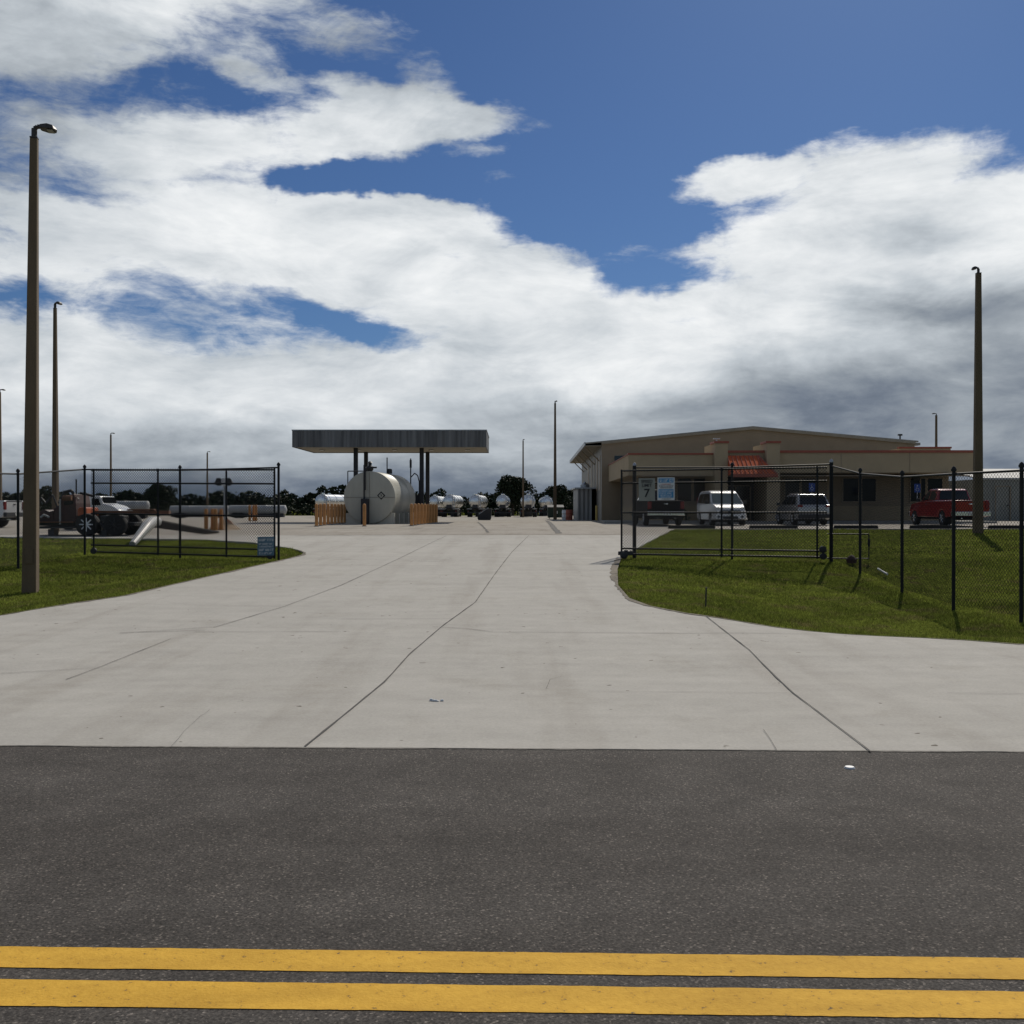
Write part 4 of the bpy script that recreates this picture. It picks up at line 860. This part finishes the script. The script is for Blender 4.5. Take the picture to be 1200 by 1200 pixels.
# hipped metal awning with standing seams
za, zb2 = Z(534, -.3), Z(556, -2.2)
hz = za - zb2; ya, yb = -.25, -2.15
aw = MB(); aw.add([(u0, yb, zb2), (u1 + .25, yb, zb2), (u1 - .42, ya, za), (u0, ya, za), (u1 + .25, ya, zb2), (u0, ya, zb2)], [(0, 1, 2, 3), (1, 4, 2), (0, 3, 5), (0, 5, 4, 1)]); aw = aw.build('awning', M['red'], of)
sm_ = MB()
for k in range(11):
    u = u0 + (u1 + .25 - u0) * k / 10; ut = min(u, u1 - .42)
    if k <= 8: sm_.tube((u, yb, zb2 + .02), (ut, ya, za + .02), .03, n=4)
sm_.tube((u1 + .25, yb, zb2 + .02), (u1 - .42, ya, za + .02), .04, n=4); sm_.box(u0, u1 + .3, yb - .05, yb - .002, zb2 - .16, zb2 + .03)
sm_.build('seam', M['trim'], aw)
MB().box(u0 + .1, u1 - .55, .3, 1.2, Z(534, 0), Z(530, 0) + .12).build('roof_unit', M['blackm'], of)
MB().tube((ub(838, -.4) + .1, -.3, Z(517, -.6)), (ub(838, -.4) + .1, -.3, Z(514.5, -.6)), .05).box(ub(838, -.4) - .1, ub(838, -.4) + .3, -.4, -.2, Z(514.5, -.6), Z(513.4, -.6)).build('security_camera', M['signw'], of)
MB().box(W - 2.6, W - 2.2, 2.7, 2.95, Z(563, 3), Z(559, 3)).build('wall_light', M['blackm'], of)
MB().box(W - 1.9, W - 1.35, -.25, -.06, Z(557, 0), Z(555, 0)).build('wall_light', M['signw'], of)
sw = tag(MB().box(-1.5, W + 1, -.9, 3, -.3, .13).build('pavement', M['kerb'], rot=(0, 0, BR), loc=(BX, BY, zf + .02), bevel=.02), kind='structure')

ha = thing('warehouse_hall', 'large brown gabled warehouse hall rising behind the low tan office', 'building', (BX, BY, zf), BR)
v0, v1 = 16.05, 47; uL, uR, uM = ub(705, 16), ub(1072, 16), ub(882, 16); ze, zr = Z(518.5, 16), Z(501.5, 16)
for v in (v0, v1): MB().add([(uL, v, -.3), (uR, v, -.3), (uR, v, ze), (uM, v, zr), (uL, v, ze)], [(0, 1, 2, 3, 4)]).build('gable_wall', M['stucco2'], ha)
for u in (uL, uR): MB().add([(u, v0, -.3), (u, v1, -.3), (u, v1, ze), (u, v0, ze)], [(0, 1, 2, 3)]).build('side_wall', M['ribw'], ha)
sl = (zr - ze) / (uM - uL); oh = 1.22
for s, ue in ((-1, uL - oh), (1, uR + .25)):
    zz = ze - sl * oh if s < 0 else ze - sl * .25
    MB().add([(uM, v0 - .12, zr + .02), (ue, v0 - .12 if s > 0 else v0 + .1, zz + .02), (ue, v1, zz + .02), (uM, v1, zr + .02), (uM, v0 - .12, zr + .12), (ue, v0 - .12 if s > 0 else v0 + .1, zz + .12), (ue, v1, zz + .12), (uM, v1, zr + .12)],
             [(0, 3, 2, 1), (4, 5, 6, 7), (0, 1, 5, 4), (1, 2, 6, 5), (2, 3, 7, 6), (3, 0, 4, 7)]).build('roof', M['roof'], ha)
zz = ze - sl * oh
MB().box(uL - oh - .08, uL - oh - .002, v0 + .1, v1, zz - .12, zz + .16).build('gutter', M['galv'], ha)
MB().box(uL - oh + .02, uL - .003, v0 + .12, v1 - .1, zz - .14, zz - .1).build('soffit', M['soffit'], ha)
for v in (18, 24, 30, 36, 42): MB().tube((uL - oh + .1, v, zz - .15), (uL - .02, v, zz - 1.25), .045).build('eave_bracket', M['frame'], ha)
for u in (1.5, 6.2, 10.9, 15.6, 20.3): MB().box(u, u + .04, v0 - .012, v0 - .002, -.1, ze - .1).build('control_joint', M['frame'], ha)
MB().add([(uL, v0 - .16, ze - .14), (uM, v0 - .16, zr - .14), (uM, v0 - .16, zr + .03), (uL, v0 - .16, ze + .03), (uL, v0 - .13, ze - .14), (uM, v0 - .13, zr - .14), (uM, v0 - .13, zr + .03), (uL, v0 - .13, ze + .03)], [(0, 1, 2, 3), (7, 6, 5, 4), (0, 4, 5, 1), (2, 6, 7, 3)]).build('rake_trim', M['soffit'], ha)
MB().add([(uM, v0 - .16, zr - .14), (uR, v0 - .16, ze - .14), (uR, v0 - .16, ze + .03), (uM, v0 - .16, zr + .03), (uM, v0 - .13, zr - .14), (uR, v0 - .13, ze - .14), (uR, v0 - .13, ze + .03), (uM, v0 - .13, zr + .03)], [(0, 1, 2, 3), (7, 6, 5, 4), (0, 4, 5, 1), (2, 6, 7, 3)]).build('rake_trim', M['soffit'], ha)
for v in (17.2, 20.5, 24, 28, 33): MB().box(uL - .04, uL - .003, v, v + 1.6, ze - 3.6, ze - .9).build('louvre_panel', M['frame'], ha)
o = MB().box(ub(719, 16), ub(736, 16), v0 - .04, v0 - .003, Z(543, 16), Z(533, 16)).build('window', M['frame'], ha); MB().box(ub(720, 16), ub(735, 16), v0 - .06, v0 - .042, Z(542, 16), Z(534, 16)).build('pane', M['cglass'], o)
mb = MB(); u_ = ub(1060.5, 16); mb.tube((u_, v0 + 1, ze), (u_, v0 + 1, Z(510, 16)), .06).box(u_ - .15, u_ + .15, v0 + .9, v0 + 1.1, Z(510, 16), Z(508, 16)); mb.build('roof_vent', M['blackm'], ha)
MB().box(ub(1060, 16), ub(1080, 16), v0 + .2, v0 + 6, Z(522, 16), Z(519, 16)).build('roof_step', M['roof'], ha)
# lean-to shed at hall's left
ls = thing('lean_to_shed', 'grey ribbed metal lean-to shed against the left side of the hall', 'shed', (XY(677, 84), 84, T(5, 84)))
x1 = XY(693.5, 84) - XY(677, 84); zt2 = ZY(573, 84) - T(5, 84)
MB().box(0, x1, 0, .06, -.1, zt2).box(-.0, .06, .062, 6, -.1, zt2).build('wall', M['ribg'], ls)
MB().box(x1, x1 + .8, 1.8, 2.0, 0, zt2).build('dark_opening', M['dark'], ls)  # solid near-black panel painted as the unlit inside of the shed
MB().box(-.25, x1 + .9, -.3, 6, zt2 + .002, zt2 + .12).build('roof', M['galv'], ls)
mb = MB().lathe([(0, .38), (.25, .38), (.36, .25), (.4, .1), (.5, .08), (.52, 0.01)], 16, (.7, 1.5, zt2 + .12), 'z'); mb.build('roof_ventilator', M['galv'], ls, smooth=True)
X, Y = XY(699, 79), 79.0
o = dup(bp_, (XY(699, 76.5), 76.5, T(7, 76)), label='yellow guard post at the corner of the brown hall beside the shed'); del o['group']
for k in kids(o):
    if k.name.startswith('bollard_post'): k.data = k.data.copy(); k.data.materials[0] = M['yellow']
# metal shed right
ms = thing('metal_shed', 'pale ribbed metal shed behind the red pickup at the right edge', 'shed', (XY(1147, 76), 76, .68))
zt3 = ZY(561.5, 76) - .68; Wd = 10
MB().box(0, Wd, 0, 7, -.2, zt3).build('wall', M['ribs'], ms)
MB().add([(-.2, -.2, zt3 + .01), (Wd + .2, -.2, zt3 + .01), (Wd + .2, 7, zt3 + .95), (-.2, 7, zt3 + .95), (-.2, -.2, zt3 + .09), (Wd + .2, -.2, zt3 + .09), (Wd + .2, 7, zt3 + 1.03), (-.2, 7, zt3 + 1.03)],
         [(0, 3, 2, 1), (4, 5, 6, 7), (0, 1, 5, 4), (1, 2, 6, 5), (2, 3, 7, 6), (3, 0, 4, 7)]).build('roof', M['ribr'], ms)
d_ = MB().box(1.2, 1.26, -.05, -.003, 0, 2.6).box(2.3, 2.36, -.05, -.003, 0, 2.6).box(1.26, 2.3, -.05, -.003, 2.54, 2.6).build('door', M['frame'], ms); MB().box(2.1, 2.18, -.08, -.003, 1.1, 1.2).build('handle', M['blackm'], d_)
# accessible parking signs
for px, py, Y, lab in ((951.5, 571, 61.0, 'blue accessible parking sign on a post right of the silver car'), (1075, 572, 59.0, 'blue accessible parking sign on a post in front of the red pickup')):
    X = XY(px, Y); zg_ = T(X, Y) + .1; t = thing('parking_sign', lab, 'sign', (X, Y, zg_)); zc = ZY(py, Y) - zg_
    MB().tube((0, .03, 0), (0, .03, zc + .2), .03).build('post', M['galv'], t)
    MB().box(-.18, .18, -.01, 0, zc - .25, zc + .25).build('sign_plate', M['pblue'], t, bevel=.0)
    mb = MB().lathe([(0, .035), (.004, .035)], 10, (-.02, -.018, zc + .13), 'y').box(-.03, -.005, -.016, -.0105, zc - .02, zc + .09).box(-.005, .08, -.016, -.0105, zc - .03, zc - .01)
    for k in range(12):
        a, b = 2 * math.pi * k / 12 + 1.9, 2 * math.pi * (k + 1) / 12 + 1.9
        if k < 9: mb.tube((.0 + .09 * math.cos(a), -.014, zc - .08 + .09 * math.sin(a)), (.09 * math.cos(b), -.014, zc - .08 + .09 * math.sin(b)), .01, n=4)
    mb.build('wheelchair_symbol', M['signw'], t)
# wheel stops
labs = ['dark edged concrete wheel stop in front of the black pickup and white minivan', 'concrete wheel stop between the white minivan and the silver car', 'concrete wheel stop just right of the silver car', 'concrete wheel stop left of the right concrete light pole', 'concrete wheel stop at the right edge behind the light pole']
for (a, b), lab in zip([(783, 838), (878, 935), (977, 1029), (1066, 1120), (1158, 1212)], labs):
    Y = 47.75; x0, x1 = XY(a, Y), XY(b, Y); c_ = (x0 + x1) / 2; h_ = (x1 - x0) / 2
    t = thing('wheel_stop', lab, 'wheel stop', (c_, Y, T(c_, Y)), 0, 'concrete wheel stops along the lawn')
    o = MB().add([(-h_, -.1, -.02), (h_, -.1, -.02), (h_, .1, -.02), (-h_, .1, -.02), (-h_ + .03, -.06, .15), (h_ - .03, -.06, .15), (h_ - .03, .06, .15), (-h_ + .03, .06, .15)], [(0, 3, 2, 1), (4, 5, 6, 7), (0, 1, 5, 4), (1, 2, 6, 5), (2, 3, 7, 6), (3, 0, 4, 7)]).build('stop_block', M['plank'], t, bevel=.015)  # concrete block in near-black: its shaded front is put into the colour
    for s in (-.7, .7): MB().lathe([(.14, .03), (.165, .025)], 8, (s * h_, 0, 0), 'z').build('anchor_pin', M['galv'], t)

# ------------------------------------------------------------------ trees
def crown_mesh(name, w, h, z0, nleaf, seed, m, size=.42, lumps=9):
    rr = np.random.default_rng(seed); V = []; c = []
    for k in range(lumps):
        a = rr.uniform(0, 6.28); q = rr.uniform(0, .62); c.append((w * q * math.cos(a) * .5, w * q * math.sin(a) * .5, z0 + h * rr.uniform(.25, .80), w * rr.uniform(.16, .30), h * rr.uniform(.16, .26)))
    c.append((0, 0, z0 + h * .45, w * .36, h * .42)); c.append((0, 0, z0 + h * .25, w * .42, h * .28))
    for k in range(nleaf):
        cx, cy, cz_, rx, rz_ = c[rr.integers(len(c))]
        d = rr.normal(size=3); d /= np.linalg.norm(d); q = rr.uniform(.35, 1.08) ** .5
        p = Vector((cx + d[0] * rx * q, cy + d[1] * rx * q, max(z0 * .6, cz_ + d[2] * rz_ * q)))
        n = Vector(rr.normal(size=3)).normalized(); u = n.orthogonal().normalized(); v = n.cross(u); s = size * rr.uniform(.4, 1.1)
        u = (u * math.cos(k) + v * math.sin(k)) ; v = n.cross(u)
        V += [p + u * s, p + v * s * .6, p - u * s, p - v * s * .6]
    me = bpy.data.meshes.new(name); me.from_pydata([tuple(v) for v in V], [], [(4 * k, 4 * k + 1, 4 * k + 2, 4 * k + 3) for k in range(nleaf)]); me.materials.append(m); return me
def tree_proto(label, w, h, trunk, nleaf, seed, m, size=.42, group=None, name='tree', lumps=9):
    t = thing(name, label, 'tree', (0, 0, 0), 0, group)
    o = bpy.data.objects.new('crown', crown_mesh('crown', w, h - trunk * .7, trunk * .7, nleaf, seed, m, size, lumps)); COL.objects.link(o); o.parent = t
    mb = MB(); mb.tube((0, 0, -.2), (0, 0, h * .55), w * .035, w * .015, n=7)
    for k in range(4):
        a = k * 1.7 + seed; mb.tube((0, 0, trunk * (.7 + .15 * k)), (w * .25 * math.cos(a), w * .25 * math.sin(a), h * .62), w * .016, w * .006, n=5)
    mb.build('trunk', M['bark'], t); return t
def place(o, px, Y, rz=0, label=None, sc_=1):
    X = XY(px, Y); o.location = (X, Y, T(X, Y)); o.rotation_euler = (0, 0, rz); o.scale = (sc_,) * 3
    if label: o['label'] = label
oak = tree_proto('big round dark oak rising above the row of tank trailers', 7.4, 6.9, 1.6, 6500, 3, M['leaf'], .26, lumps=12, name='oak_tree'); place(oak, 601, 176, sc_=1.1)
oak2 = dup(oak, (0, 0, 0), label='rounded dark tree behind the left gate beside the distant block building'); place(oak2, 186, 160, 1.2, sc_=.82)
oak3 = dup(oak, (0, 0, 0), label='dark tree with knobbly top behind the green dumpster'); place(oak3, 652, 178, 2.4, sc_=.85)
oak4 = dup(oak, (0, 0, 0), label='dark tree beside the hall behind the drums'); place(oak4, 672, 190, 4.0, sc_=.78)
protos = [tree_proto('dark brushy tree in the tree line along the far boundary', w, h, .5, 1500, 20 + i, M['leaf2' if i % 2 else 'leaf'], .34, 'trees of the far boundary tree line', 'boundary_tree', 7) for i, (w, h) in enumerate([(6.5, 3.6), (5, 4.2), (8, 3.3), (4.2, 3.9), (7, 2.9)])]
rt = random.Random(11); px = -60; n = 0; used = set()
while px < 1290:
    if px < 705 or px > 1120:
        i = rt.randrange(5); Y = rt.uniform(182, 215)
        o = protos[i] if i not in used else dup(protos[i], (0, 0, 0)); used.add(i)
        place(o, px, Y, rt.uniform(0, 6.28), sc_=rt.uniform(1.1, 1.5) * (1.0 if px < 500 else .9)); n += 1
    px += rt.uniform(12, 25)
print('trees', n)
# hedge below the trees
def hedge():
    rr = np.random.default_rng(5); V = []
    for k in range(26000):
        x = rr.uniform(-120, 19); y = 179 + rr.uniform(-.9, .9); z = .3 + rr.uniform(0, 1) ** .7 * (1.55 + .35 * math.sin(x * .7) + .25 * math.sin(x * 1.9))
        p = Vector((x, y, z)); n = Vector(rr.normal(size=3)).normalized(); u = n.orthogonal().normalized(); v = n.cross(u); s = .22 * rr.uniform(.5, 1.2)
        V += [p + u * s, p + v * s * .6, p - u * s, p - v * s * .6]
    me = bpy.data.meshes.new('hedge'); me.from_pydata([tuple(v) for v in V], [], [(4 * k, 4 * k + 1, 4 * k + 2, 4 * k + 3) for k in range(len(V) // 4)]); me.materials.append(M['leaf2'])
    o = bpy.data.objects.new('hedge', me); COL.objects.link(o); tag(o, 'low dark hedge below the far tree line', 'hedge')
hedge()
Y = 235.; x0, x1 = XY(139, Y), XY(155, Y)
t = thing('distant_building', 'small dark flat roofed block building above the tree line behind the left gate', 'building', (x0, Y, .2))
MB().box(0, x1 - x0, 0, 5, 0, ZY(578, Y) - .2).build('wall', M['farb'], t); MB().box(-.2, x1 - x0 + .2, -.2, 5.2, ZY(578, Y) - .19, ZY(576.8, Y) - .2).build('roof', M['blackm'], t)
# shrubs by the office
for px, Y, s, lab in ((799, 63.6, .55, 'small dark shrub by the office wall right of the black pickup'), (962, 63.8, .6, 'small dark shrub by the office wall right of the silver car')):
    X = XY(px, Y); t = thing('shrub', lab, 'shrub', (X, Y, T(X, Y) + .1))
    o = bpy.data.objects.new('foliage', crown_mesh('foliage', 1.3 * s * 2, .8, 0, 700, int(px), M['leaf2'], .08, 5)); COL.objects.link(o); o.parent = t
    MB().tube((0, 0, -.05), (0, 0, .5), .03, .01).build('stem', M['bark'], t)

# ------------------------------------------------------------------ sky
w = bpy.data.worlds.new('World'); sc.world = w; w.use_nodes = True; n, l = w.node_tree.nodes, w.node_tree.links
bg = n['Background']; BS = .10; bg.inputs['Strength'].default_value = BS
SUN_EL, SUN_AZ = R(40), R(21.8)       # azimuth from +Y towards +X
sky = n.new('ShaderNodeTexSky'); sky.sky_type = 'NISHITA'; sky.sun_disc = False; sky.sun_elevation = SUN_EL; sky.sun_rotation = SUN_AZ
sky.air_density = 1.0; sky.dust_density = .3; sky.ozone_density = 2.0
tc = n.new('ShaderNodeTexCoord')
def math_(op, a, b=None, c_=None, clamp=False):
    x = n.new('ShaderNodeMath'); x.operation = op; x.use_clamp = clamp
    for i, v in enumerate((a, b, c_)):
        if v is None: continue
        if isinstance(v, (int, float)): x.inputs[i].default_value = v
        else: l.new(v, x.inputs[i])
    return x.outputs[0]
sp = n.new('ShaderNodeSeparateXYZ'); l.new(tc.outputs['Generated'], sp.inputs[0])
az = math_('ARCTAN2', sp.outputs[0], sp.outputs[1]); el = math_('ARCSINE', sp.outputs[2])
def noise(sx, sy, s, d, r, off=0, dist=0):
    cb = n.new('ShaderNodeCombineXYZ'); l.new(math_('MULTIPLY', az, sx), cb.inputs[0]); l.new(math_('MULTIPLY', el, sy), cb.inputs[1]); cb.inputs[2].default_value = off
    x = n.new('ShaderNodeTexNoise'); x.inputs['Scale'].default_value = s; x.inputs['Detail'].default_value = d; x.inputs['Roughness'].default_value = r
    x.inputs['Distortion'].default_value = dist; l.new(cb.outputs[0], x.inputs['Vector']); return x.outputs['Fac']
# domain warp
wa = noise(1, 1.6, 9, 5, .6, 3); wb = noise(1, 1.6, 9, 5, .6, 8)
azw = math_('ADD', az, math_('MULTIPLY', math_('SUBTRACT', wa, .5), .10)); elw = math_('ADD', el, math_('MULTIPLY', math_('SUBTRACT', wb, .5), .055))
# table of the sky: rows by photo height, cover (-1 clear .. 1 solid) and brightness (display value)
rows = [0, 30, 60, 90, 120, 150, 180, 210, 240, 270, 300, 330, 360, 390, 420, 450, 480, 510, 540, 570, 600]
cov = [  #0   100  200  300  400  500  600  700  800  900 1000 1100 1200
 [1.0, 1.0, 1.0, .45, -.2, -1, -1, -1, -1, -1, -1, -1, -1],
 [1.0, 1.0, .9, .3, .35, -.9, -1, -1, -1, -1, -1, -1, -1],
 [1.0, 1.0, .4, .1, .25, -.5, -1, -1, -1, -1, -1, -1, -1],
 [.35, .1, -.7, .1, -.7, -.4, -1, -1, -1, -1, -1, -1, -1],
 [.2, -.1, -.3, -.5, .1, .35, -.7, -1, -1, -1, -1, -1, -1],
 [.1, .55, .9, .7, .5, .75, -.3, -1, -1, -1, -.6, -.4, -.8],
 [.1, .6, .9, .9, .35, -.4, -.75, -1, -1, -.6, .55, .7, -.1],
 [.2, .35, .5, .2, -.8, -.9, -.9, -1, -.2, .4, 1, 1, .8],
 [.6, .9, 1, 1, .6, .6, -.5, -1, -.5, .3, 1, 1, 1],
 [.6, 1, 1, 1, 1, .95, -.1, -.9, -.5, 1, 1, 1, 1],
 [.9, 1, 1, 1, 1, 1, .9, -.2, .5, 1, 1, 1, 1],
 [.5, .5, .6, .8, 1, 1, 1, .8, .1, .9, 1, 1, 1],
 [-.3, -.1, .15, .15, .45, 1, 1, 1, .8, 1, 1, 1, 1],
 [.9, .8, .35, .2, .05, .4, 1, 1, 1, 1, 1, 1, 1],
 [1, 1, .9, .8, .8, .9, 1, 1, 1, 1, 1, 1, 1]] + [[1] * 13] * 6
bri = [
 [.70, .76, .84, .80, .72, .7, .7, .7, .7, .7, .7, .7, .7],
 [.68, .75, .84, .80, .74, .7, .7, .7, .7, .7, .7, .7, .7],
 [.66, .73, .80, .70, .68, .62, .7, .7, .7, .7, .7, .7, .7],
 [.62, .62, .66, .64, .62, .62, .7, .7, .7, .7, .7, .7, .7],
 [.64, .66, .72, .72, .72, .74, .7, .7, .7, .7, .85, .85, .8],
 [.66, .74, .82, .80, .80, .78, .7, .7, .7, .7, .86, .86, .8],
 [.66, .76, .82, .82, .80, .76, .7, .7, .8, .84, .88, .88, .84],
 [.68, .76, .80, .82, .80, .76, .7, .7, .84, .86, .89, .88, .84],
 [.74, .82, .84, .84, .82, .82, .78, .7, .82, .86, .86, .78, .84],
 [.76, .83, .85, .86, .85, .84, .8, .75, .82, .87, .80, .66, .82],
 [.80, .84, .85, .86, .85, .84, .83, .8, .82, .87, .85, .80, .82],
 [.80, .82, .83, .85, .85, .85, .86, .86, .82, .86, .82, .72, .74],
 [.74, .78, .78, .80, .82, .83, .86, .87, .86, .86, .64, .56, .60],
 [.79, .80, .78, .78, .78, .80, .85, .86, .87, .84, .72, .68, .64],
 [.79, .79, .78, .78, .78, .78, .82, .85, .84, .78, .70, .62, .56],
 [.78, .79, .79, .80, .78, .69, .74, .80, .72, .62, .54, .52, .53],
 [.76, .76, .74, .76, .75, .70, .62, .62, .55, .50, .50, .52, .53],
 [.72, .69, .60, .63, .71, .69, .68, .60, .53, .50, .52, .55, .57],
 [.61, .62, .58, .62, .61, .60, .62, .60, .55, .52, .54, .56, .56],
 [.50, .50, .50, .50, .48, .48, .48, .50, .51, .50, .50, .51, .51],
 [.38, .38, .38, .38, .36, .36, .37, .39, .40, .40, .40, .41, .42]]
ELM = R(28)
for j_, py_ in enumerate(rows):
    if 440 < py_ < 560: bri[j_] = [v + .035 for v in bri[j_]]
elf = math_('DIVIDE', elw, ELM, clamp=True)
azc = [math.atan((p * 100 - 600) / F) for p in range(13)]
colr = []
for c_ in range(13):
    rp = n.new('ShaderNodeValToRGB'); rp.color_ramp.interpolation = 'B_SPLINE' if 0 else 'LINEAR'; E = rp.color_ramp.elements
    st = []
    for j, py in enumerate(rows):
        e_ = math.atan(max(0, HY - py) / F * math.cos(azc[c_])) / ELM; st.append((e_, cov[j][c_] * .5 + .5, bri[j][c_]))
    st.sort(); E[0].position, E[1].position = st[0][0], st[-1][0]
    E[0].color = (st[0][1], st[0][2], 0, 1); E[1].color = (st[-1][1], st[-1][2], 0, 1)
    for s_ in st[1:-1]:
        e = E.new(s_[0]); e.color = (s_[1], s_[2], 0, 1)
    l.new(elf, rp.inputs[0]); colr.append(rp.outputs[0])
cur = colr[0]
for c_ in range(1, 13):
    mr = n.new('ShaderNodeMapRange'); mr.interpolation_type = 'LINEAR'; mr.inputs[1].default_value = azc[c_ - 1]; mr.inputs[2].default_value = azc[c_]; l.new(azw, mr.inputs[0])
    mx = n.new('ShaderNodeMix'); mx.data_type = 'RGBA'; l.new(mr.outputs[0], mx.inputs[0]); l.new(cur, mx.inputs[6]); l.new(colr[c_], mx.inputs[7]); cur = mx.outputs[2]
ss = n.new('ShaderNodeSeparateColor'); l.new(cur, ss.inputs[0]); C0 = math_('MULTIPLY_ADD', ss.outputs[0], 2.5, -1.25); B0 = ss.outputs[1]
# smaller cloud shapes: (azimuth and elevation of the middle, half sizes, tilt, weight)
def blob(px, py, hx_, hy_, rot, wt):
    global C0
    a0 = math.atan((px - 600) / F); e0 = math.atan((HY - py) / F * math.cos(a0))
    da = math_('SUBTRACT', azw, a0); de = math_('SUBTRACT', elw, e0); c_, s_ = math.cos(R(rot)), math.sin(R(rot)); kx, ky = F / hx_ * 1.12, F / hy_ * 1.1
    u = math_('MULTIPLY', math_('ADD', math_('MULTIPLY', da, c_), math_('MULTIPLY', de, s_)), kx)
    v = math_('MULTIPLY', math_('SUBTRACT', math_('MULTIPLY', de, c_), math_('MULTIPLY', da, s_)), ky)
    d = math_('SUBTRACT', 1.0, math_('ADD', math_('MULTIPLY', u, u), math_('MULTIPLY', v, v)), clamp=True)
    C0 = math_('ADD', C0, math_('MULTIPLY', d, wt))
for q in [(480, 260, 170, 36, -2, 1.6), (400, 212, 120, 30, 3, -1.2), (655, 250, 110, 44, 0, -1.1), (490, 148, 165, 30, 9, 1.25), (770, 322, 110, 38, 0, -1.2), (862, 214, 95, 28, 6, 1.3), (790, 272, 80, 26, 0, -.8),
          (515, 88, 50, 42, -50, .85), (300, 100, 90, 22, -8, .9), (440, 112, 90, 20, 0, .95), (560, 180, 60, 14, 3, .85), (575, 208, 60, 12, 4, .9), (250, 340, 240, 26, -10, -.45), (350, 360, 130, 24, -22, -.55), (430, 388, 110, 22, -12, -.6), (30, 347, 80, 22, -5, -.5),
          (250, 32, 60, 34, 30, -.55), (345, 52, 70, 26, -30, -.45), (130, 232, 160, 16, 0, -.45), (690, 215, 70, 12, -20, .7), (1170, 195, 60, 20, 10, -.5)]: blob(*q)
# outside the photographed part: broken cloud
farz = n.new('ShaderNodeMapRange'); farz.inputs[1].default_value = R(30); farz.inputs[2].default_value = R(50); l.new(math_('ABSOLUTE', az), farz.inputs[0])
fare = n.new('ShaderNodeMapRange'); fare.inputs[1].default_value = R(29); fare.inputs[2].default_value = R(42); l.new(el, fare.inputs[0])
far = math_('MAXIMUM', farz.outputs[0], fare.outputs[0])
gen = math_('MULTIPLY_ADD', noise(1, 2, 2.2, 4, .55, 21), 3.2, -1.55)
C1 = n.new('ShaderNodeMix'); l.new(far, C1.inputs[0]); l.new(C0, C1.inputs[2]); l.new(gen, C1.inputs[3])
B1 = n.new('ShaderNodeMix'); l.new(far, B1.inputs[0]); l.new(B0, B1.inputs[2]); B1.inputs[3].default_value = .66
f1 = noise(1, 1.9, 11, 10, .62, 1, .6); f2 = noise(1, 3.6, 30, 8, .68, 5, .4)
det = math_('ADD', math_('MULTIPLY', math_('SUBTRACT', f1, .5), 2.5), math_('MULTIPLY', math_('SUBTRACT', f2, .5), 1.3))
cvr = n.new('ShaderNodeMapRange'); cvr.interpolation_type = 'SMOOTHSTEP'; cvr.inputs[1].default_value = -.42; cvr.inputs[2].default_value = .92; l.new(math_('ADD', C1.outputs[0], det), cvr.inputs[0])
f3 = noise(1, 2.4, 6.5, 8, .6, 14, .5); f4 = noise(1, 3, 20, 7, .6, 33, .3)
mod = math_('ADD', math_('MULTIPLY', math_('SUBTRACT', f3, .5), .42), math_('MULTIPLY', math_('SUBTRACT', f4, .5), .15))
bb = math_('ADD', B1.outputs[0], mod)
# brighter rims where the cloud is thin
rp = n.new('ShaderNodeValToRGB'); E = rp.color_ramp.elements
def lin(v): v /= 255; return v / 12.92 if v <= .04045 else ((v + .055) / 1.055) ** 2.4
tab = [(.30, (66, 76, 88)), (.40, (86, 98, 114)), (.50, (114, 124, 138)), (.62, (155, 163, 171)), (.74, (194, 201, 207)), (.84, (225, 229, 232)), (.92, (244, 246, 247))]
E[0].position = tab[0][0]; E[0].color = (*[lin(v) for v in tab[0][1]], 1); E[1].position = tab[-1][0]; E[1].color = (*[lin(v) for v in tab[-1][1]], 1)
for p_, c_ in tab[1:-1]:
    e = E.new(p_); e.color = (*[lin(v) for v in c_], 1)
l.new(bb, rp.inputs[0])
vm = n.new('ShaderNodeVectorMath'); vm.operation = 'SCALE'; l.new(rp.outputs[0], vm.inputs[0]); vm.inputs[3].default_value = 1 / BS
vs = n.new('ShaderNodeVectorMath'); vs.operation = 'MULTIPLY'; l.new(sky.outputs[0], vs.inputs[0]); SKYK = (.225, .325, .48); vs.inputs[1].default_value = SKYK
mx = n.new('ShaderNodeMix'); mx.data_type = 'RGBA'; l.new(cvr.outputs[0], mx.inputs[0]); l.new(vs.outputs[0], mx.inputs[6]); l.new(vm.outputs[0], mx.inputs[7])
l.new(mx.outputs[2], bg.inputs['Color'])
w.cycles.sampling_method = 'MANUAL'; w.cycles.sample_map_resolution = 512

sl_ = bpy.data.lights.new('sun', 'SUN'); sl_.energy = 3.5; sl_.angle = R(.53); sl_.color = (1, .93, .82)
so = bpy.data.objects.new('sun', sl_); COL.objects.link(so)
sd = Vector((math.sin(SUN_AZ) * math.cos(SUN_EL), math.cos(SUN_AZ) * math.cos(SUN_EL), math.sin(SUN_EL))); so.rotation_euler = sd.to_track_quat('Z', 'Y').to_euler(); so.location = (20, 40, 60)

cam = bpy.data.cameras.new('camera'); cam.sensor_width = 36; cam.lens = 36; cam.clip_end = 6000; cam.clip_start = .05
co = bpy.data.objects.new('camera', cam); COL.objects.link(co); co.location = (0, 0, CZ); co.rotation_euler = (R(90) - math.atan(5 / F), 0, 0); sc.camera = co
sc.view_settings.view_transform = 'Standard'; sc.view_settings.look = 'None'; sc.view_settings.exposure = 0
sc.render.film_transparent = False
sc.cycles.max_bounces = 6; sc.cycles.diffuse_bounces = 3; sc.cycles.glossy_bounces = 3; sc.cycles.transparent_max_bounces = 4
